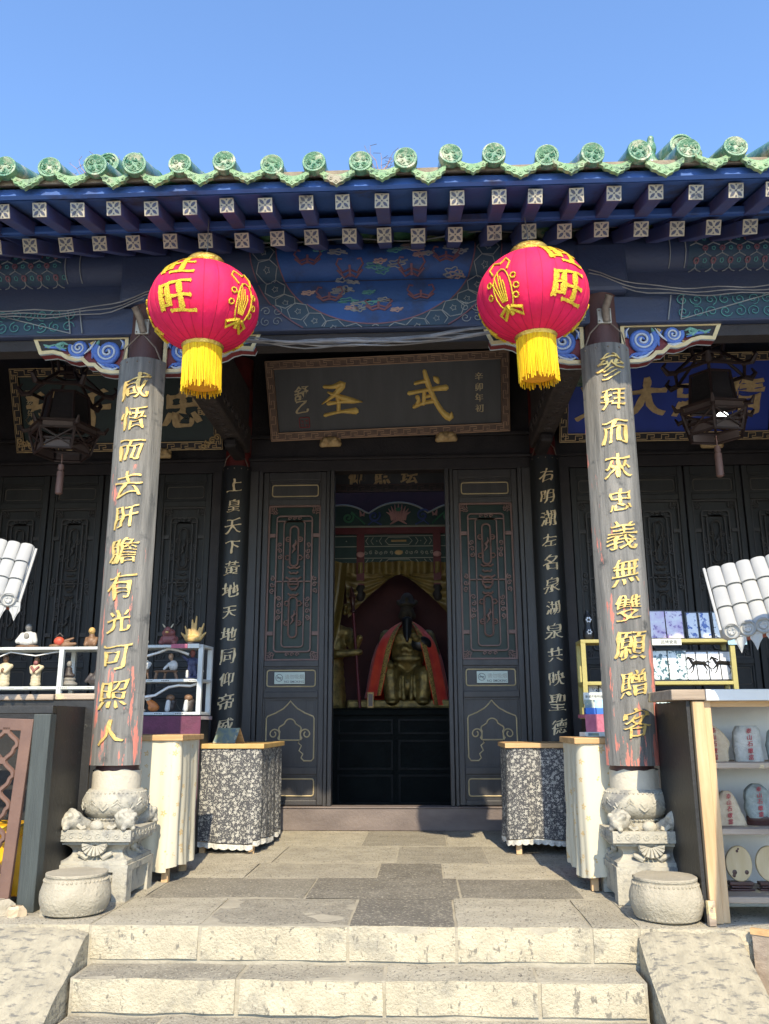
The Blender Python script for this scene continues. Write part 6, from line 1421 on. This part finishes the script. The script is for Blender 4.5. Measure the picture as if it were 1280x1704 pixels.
mb = MB(); mb.box(-1.5, 1.5, -.03, .06, 3.11, 3.185); mb.build('beam', SHRED, sh)
for x in (-.45, .45, -1.35, 1.35):
    mb = MB(); mb.box(x - .045, x + .045, -.02, .06, 2.50, 3.11); p = mb.build('hanging_post', SHRED, sh)
    mb = MB(); mb.ball((x, -.03, 2.86), (.05, .018, .035)); mb.build('lotus_boss', LOTUS, p, smooth=50)
    mb = MB(); mb.lathe([(.05, 2.50), (.06, 2.46), (.055, 2.42), (.062, 2.39), (.045, 2.33), (.01, 2.30)], 12, (x, .02, 0)); mb.build('pendant', DARKW, p, smooth=50)
mb = MB(); mb.box(-1.5, 1.5, .02, .05, 2.66, 3.11); pn = mb.build('upper_panel', TEALP, sh)
mb = MB()
for z in (3.09, 2.965, 2.825, 2.72): mb.tube([(-1.4, .016, z), (1.4, .016, z)], .006, 4)
for z0, z1 in ((2.985, 3.075), (2.735, 2.81)):
    mb.tube([(x, .014, z) for x, z in ((-.16, (z0 + z1) / 2), (-.12, z1), (.12, z1), (.16, (z0 + z1) / 2), (.12, z0), (-.12, z0))], .006, 4, closed=True)
    for s_ in (-1, 1):
        for d in (.20, .30, .36): mb.tube([(s_ * d, .014, z1), (s_ * (d + .03), .014, (z0 + z1) / 2), (s_ * d, .014, z0)], .005, 4)
        mb.ball((s_ * .26, .014, (z0 + z1) / 2), .008, n=6, k=4); mb.ball((s_ * .62, .014, (z0 + z1) / 2), .008, n=6, k=4)
for k in range(14): x = -.39 + .06 * k; mb.tube(spiral(x, 2.89, .024, 1.2, k, 1 if k % 2 else -1, 10, .014), .005, 4)
mb.build('panel_line', PALEL, pn)
mb = MB(); mb.ball((0, .01, 2.89), (.05, .012, .03)); mb.tube([(-.09, .012, 3.03), (.09, .012, 3.03)], .012, 5); mb.build('gilt_medallion', GOLDD, pn)
mb = MB(); mb.box(-1.6, 1.6, .7, .74, 0, 3.3); mb.build('back_board', INTW, sh)
# gold curtain
t = thing('curtain', 'parted gold silk curtain hanging in the shrine', 'curtain', (.045, 4.64, 2.68))
for s_, nm in ((-1, 'swag'), (1, 'swag')):
    mb = MB()
    def C(u, v):
        # u along top from centre outward; v down
        top_z = .02 - .02 * u; x = s_ * (.02 + .62 * u); low = -.06 - .50 * u ** 1.3
        z = top_z + (low - top_z) * v; f = sin((u * .55 + v * 1.0) * 22) * .016 + sin((u * 1.1 + v * .7) * 41) * .007
        return (x - s_ * .04 * v * u, -.02 + f - .05 * sin(pi * v) * u, z)
    mb.grid(C, 40, 24); mb.build(nm, GOLDC, t, smooth=70)
mb = MB(); mb.grid(lambda u, v: (-.72 + 1.44 * u, -.055 + .02 * sin(u * 60), .10 - .02 * abs(2 * u - 1) - (.10 + .05 * (1 - abs(2 * u - 1)) + .02 * abs(sin(u * 30))) * v), 90, 5); mb.build('ruffled_top', GOLDC, t, smooth=70)
t = thing('curtain', 'gold silk curtain tied beside the attendant statue', 'curtain', (-.76, 4.36, 1.4))
mb = MB(); mb.grid(lambda u, v: (-.26 + .46 * u * (1 - .45 * v * v), .05 * sin(u * 16 + v * 3) * .5, 1.42 - 1.32 * v - .1 * u), 30, 30); mb.build('drape', GOLDC, t, smooth=70)
mb = MB(); mb.tube([(-.3, -.04, .35), (-.1, -.05, .30), (.08, -.03, .36)], .02, 6); mb.build('tie', GOLDD, t, smooth=60)
# altar
t = thing('altar_table', 'black wooden altar with panelled front below the red caped statue', 'altar', (0, 4.25, 0))
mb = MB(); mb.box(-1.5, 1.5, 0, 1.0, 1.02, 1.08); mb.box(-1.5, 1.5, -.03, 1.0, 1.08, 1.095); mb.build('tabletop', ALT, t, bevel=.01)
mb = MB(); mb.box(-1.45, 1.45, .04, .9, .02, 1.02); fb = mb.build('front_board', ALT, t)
for x in (-1.0, -.33, .33, 1.0):
    for z0, z1 in ((.82, .98), (.45, .76), (.10, .40)): mb = MB(); ring(mb, [(x - .30, z0), (x + .30, z0), (x + .30, z1), (x - .30, z1)], .02, .025, .045); mb.build('panel_moulding', MOULD, fb)
mb = MB(); mb.box(-.55, .62, .22, .62, 1.096, 1.19); mb.build('statue_plinth', GOLDR, t, bevel=.02)
# statue
st = thing('seated_statue', 'gilded seated bearded statue wearing a red silk cape inside the hall', 'statue', (.13, 4.70, 1.15))
blob('robed_body', [('s', (0, 0, .20), (.27, .20, .16)), ('c', (-.14, -.06, .30), (-.20, -.20, .30), .13, .12), ('c', (.14, -.06, .30), (.20, -.20, .30), .13, .12), ('c', (-.19, -.22, .30), (-.17, -.24, .06), .11, .09), ('c', (.19, -.22, .30), (.17, -.24, .06), .11, .09),
     ('s', (0, 0, .55), (.20, .15, .22)), ('s', (0, 0, .74), (.24, .13, .13)), ('c', (0, 0, .80), (0, -.01, .93), .07, .06), ('c', (-.24, 0, .76), (-.31, -.10, .52), .085, .075), ('c', (.24, 0, .76), (.30, -.10, .56), .085, .075), ('c', (-.31, -.10, .52), (-.20, -.26, .42), .07, .055), ('c', (.30, -.10, .56), (.10, -.24, .72), .065, .045),
     ('s', (-.18, -.29, .41), (.045, .05, .035)), ('s', (.08, -.25, .74), (.045, .04, .045)), ('s', (0, -.14, .50), (.17, .03, .04)), ('s', (-.17, -.27, .015), (.08, .10, .03)), ('s', (.17, -.27, .015), (.08, .10, .03))] +
     [('c', (-.15 + .10 * k, -.26 + .03 * abs(k - 1.5), .30), (-.12 + .08 * k, -.30 + .02 * abs(k - 1.5), .05), .022, .030) for k in range(4)] +
     [('s', (.06 * sin(k * 1.3), -.155, .60 + .02 * cos(k * 2)), .025) for k in range(6)], GOLDR, st, .016, 2)
hd = blob('head', [('s', (0, -.02, 1.02), (.088, .095, .12)), ('s', (0, -.115, 1.0), (.018, .025, .028)), ('s', (-.09, -.01, 1.0), (.015, .02, .035)), ('s', (.09, -.01, 1.0), (.015, .02, .035)), ('s', (0, -.095, 1.04), (.06, .02, .014)), ('s', (0, -.10, .955), (.03, .016, .012))], FACE, st, .010, 1)
blob('beard', [('c', (0, -.11, .94), (-.0, -.17, .70), .045, .02), ('c', (-.04, -.10, .95), (-.03, -.16, .74), .022, .012), ('c', (.04, -.10, .95), (.04, -.16, .74), .022, .012)], BLACK, st, .010, 1)
blob('crown', [('s', (0, 0, 1.13), (.105, .11, .035)), ('c', (0, .01, 1.14), (0, .03, 1.20), .088, .08), ('s', (0, -.09, 1.19), (.025, .02, .03)), ('s', (-.1, .01, 1.16), .03), ('s', (.1, .01, 1.16), .03)], FACE, st, .012, 1)
for s_ in (-1, 1):
    mb = MB()
    def cp(u, v, o=0.):
        # u: from front opening (0) round to back (1); v: shoulder to hem
        a = -pi / 2 + s_ * (.38 + .25 * v) + s_ * u * (pi - .45); rx = .31 + .17 * v ** .8 + .018 * sin(u * 30 + v * 2) * (.3 + v); ry = .215 + .15 * v ** .7 + .012 * sin(u * 26) * v
        z = .935 - .06 * u - (.95 - .10 * (s_ < 0)) * v ** 1.05 - (.10 * v * (1 - v)); sx_ = 1 - .70 * (1 - v) ** 7
        return ((rx + o) * cos(a) * sx_ * 1.0, (ry + o) * sin(a) * sx_ - .03, z)
    mb.grid(lambda u, v: cp(u, v), 36, 26); mb.grid(lambda u, v: cp(u, v, -.008), 36, 26)
    cpo = mb.build('silk_cape', CAPE, st, smooth=70)
    mb = MB(); mb.grid(lambda u, v: cp(u * .07, v, .004), 3, 26); mb.build('embroidered_border', CAPEE, cpo, smooth=70)
blob('dark_sleeve', [('s', (.16, -.20, .66), (.12, .06, .09)), ('s', (.24, -.14, .60), (.06, .06, .10))], BLACK, st, .014, 2)
# attendant with long handled weapon at the left
at_ = thing('attendant_statue', 'gilded standing attendant statue half hidden at the left of the doorway', 'statue', (-.74, 4.55, 1.09))
blob('robed_body', [('c', (0, 0, .05), (0, 0, .50), .19, .15), ('s', (0, 0, .68), (.18, .13, .20)), ('s', (0, 0, .86), (.22, .12, .10)), ('c', (.20, 0, .85), (.27, -.08, .66), .07, .06), ('c', (.27, -.08, .66), (.34, -.16, .78), .055, .04), ('c', (-.2, 0, .85), (-.22, -.1, .6), .07, .06), ('c', (-.22, -.1, .6), (.1, -.22, .60), .055, .045), ('c', (.1, -.22, .6), (.33, -.16, .62), .05, .04), ('c', (0, 0, .92), (0, 0, 1.0), .06, .055), ('s', (.34, -.16, .78), (.04, .04, .035)), ('s', (.34, -.16, .62), (.04, .04, .035))], GOLDR, at_, .016, 2)
blob('head', [('s', (0, -.02, 1.09), (.085, .09, .11)), ('s', (0, -.11, 1.08), (.016, .02, .024)), ('s', (0, 0, 1.20), (.10, .10, .04)), ('c', (0, 0, 1.2), (0, .02, 1.32), .07, .04)] + [('s', (.16 * cos(k), .02, 1.16 + .10 * sin(k * 1.7)), .035) for k in range(7)], GOLDR, at_, .012, 1)
t = thing('ceremonial_pole', 'long dark red pole held upright by the attendant statue', 'pole', (-.395, 4.38, 1.10)); t.rotation_euler = (0, -.075, 0)
mb = MB(); mb.tube([(.0, 0, 0), (0, 0, 1.25)], .016, 8); mb.build('shaft', SHRED, t, smooth=50); mb = MB(); mb.lathe([(.016, 1.05), (.035, 1.06), (.035, 1.08), (.02, 1.10), (.03, 1.2), (.045, 1.23), (.03, 1.26), (.02, 1.32), (.005, 1.36)], 12); mb.build('finial', STANDW, t, smooth=50)
t = thing('votive_tablet', 'small ochre tablet standing on the altar at the foot of the pole', 'tablet', (-.27, 4.27, 1.096)); mb = MB(); mb.box(-.035, .035, -.015, .015, 0, .17); mb.build('slab', QO, t, bevel=.005); mb = MB(); mb.box(-.024, .024, -.017, -.0145, .02, .15); mb.build('inset_face', STANDW, t)
ip = plaque('hanging_plaque', 'dark plaque with dull gilt characters inside above the shrine', (.0, 4.0, 3.70), .18, 0, 1.9, .46, BLACKB, DARKW, STANDW)
for i, c in enumerate('仰照坛'):
    mb = MB(); mb.text(c, .19, .012, flat(-.42 + .30 * i, -.055), offset=.02, slx=4, sly=4, warp=.06, shear=.08, seed=i); mb.build('gilt_character', GOLDD, ip)

# ================================================================== TIDY UP: separate pieces become parts of their own, one-part things become one mesh
import numpy as np
KEEP = ('fringe', 'lettering', 'nail', 'bolt', 'tile', 'lattice', 'rib', 'frame', 'seam', 'pavement')
def pieces(me):
    n = len(me.vertices); co = np.empty(n * 3); me.vertices.foreach_get('co', co); co = co.reshape(-1, 3)
    ed = np.empty(len(me.edges) * 2, dtype=np.int64); me.edges.foreach_get('vertices', ed); ed = ed.reshape(-1, 2)
    par = np.arange(n)
    while True:
        a, b = par[ed[:, 0]], par[ed[:, 1]]; lo, hi = np.minimum(a, b), np.maximum(a, b); m = lo != hi
        if not m.any(): break
        np.minimum.at(par, hi[m], lo[m])
        while True:
            pp = par[par]
            if (pp == par).all(): break
            par = pp
    _, isl = np.unique(par, return_inverse=True); k = isl.max() + 1
    if k < 2 or k > 800: return None
    lo = np.full((k, 3), np.inf); hi = np.full((k, 3), -np.inf); np.minimum.at(lo, isl, co); np.maximum.at(hi, isl, co); size = (hi - lo).max(1)
    gap = np.maximum(0, np.maximum(lo[:, None] - hi[None], lo[None] - hi[:, None])); near = np.sqrt((gap ** 2).sum(2)) <= np.maximum(.02, .5 * np.maximum(size[:, None], size[None]))
    grp = np.arange(k)
    while True:
        g2 = np.array([grp[near[i]].min() for i in range(k)])
        if (g2 == grp).all(): break
        grp = g2
    _, pc_ = np.unique(grp, return_inverse=True)
    return (pc_[isl], pc_.max() + 1) if pc_.max() else None
users = {}
for o in list(COL.objects):
    if o.type == 'MESH' and o.parent: users.setdefault(o.data.name, []).append(o)
for nm, obs in users.items():
    if any(k in obs[0].name for k in KEEP): continue
    me = obs[0].data; r = pieces(me)
    if not r or r[1] > 100: continue
    lab, n = r; new = []
    for i in range(n):
        m2 = me.copy(); bm = bmesh.new(); bm.from_mesh(m2); bm.verts.ensure_lookup_table()
        bmesh.ops.delete(bm, geom=[v for v in bm.verts if lab[v.index] != i], context='VERTS'); bm.to_mesh(m2); bm.free(); new.append(m2)
    for o in obs:
        base_name = o.name.split('.')[0]
        for m2 in new[1:]:
            c = o.copy(); c.name = base_name; c.data = m2; COL.objects.link(c)
        o.data = new[0]
bpy.context.view_layer.update()
for o in list(COL.objects):
    if o.type == 'EMPTY' and not o.parent:
        ch = kids(o)
        if len(ch) == 1 and ch[0].type == 'MESH':
            c = ch[0]; c.parent = None; c.matrix_world = o.matrix_world @ c.matrix_basis
            for k in ('label', 'category', 'group', 'kind'):
                if k in o: c[k] = o[k]
            nm = o.name; bpy.data.objects.remove(o); c.name = nm
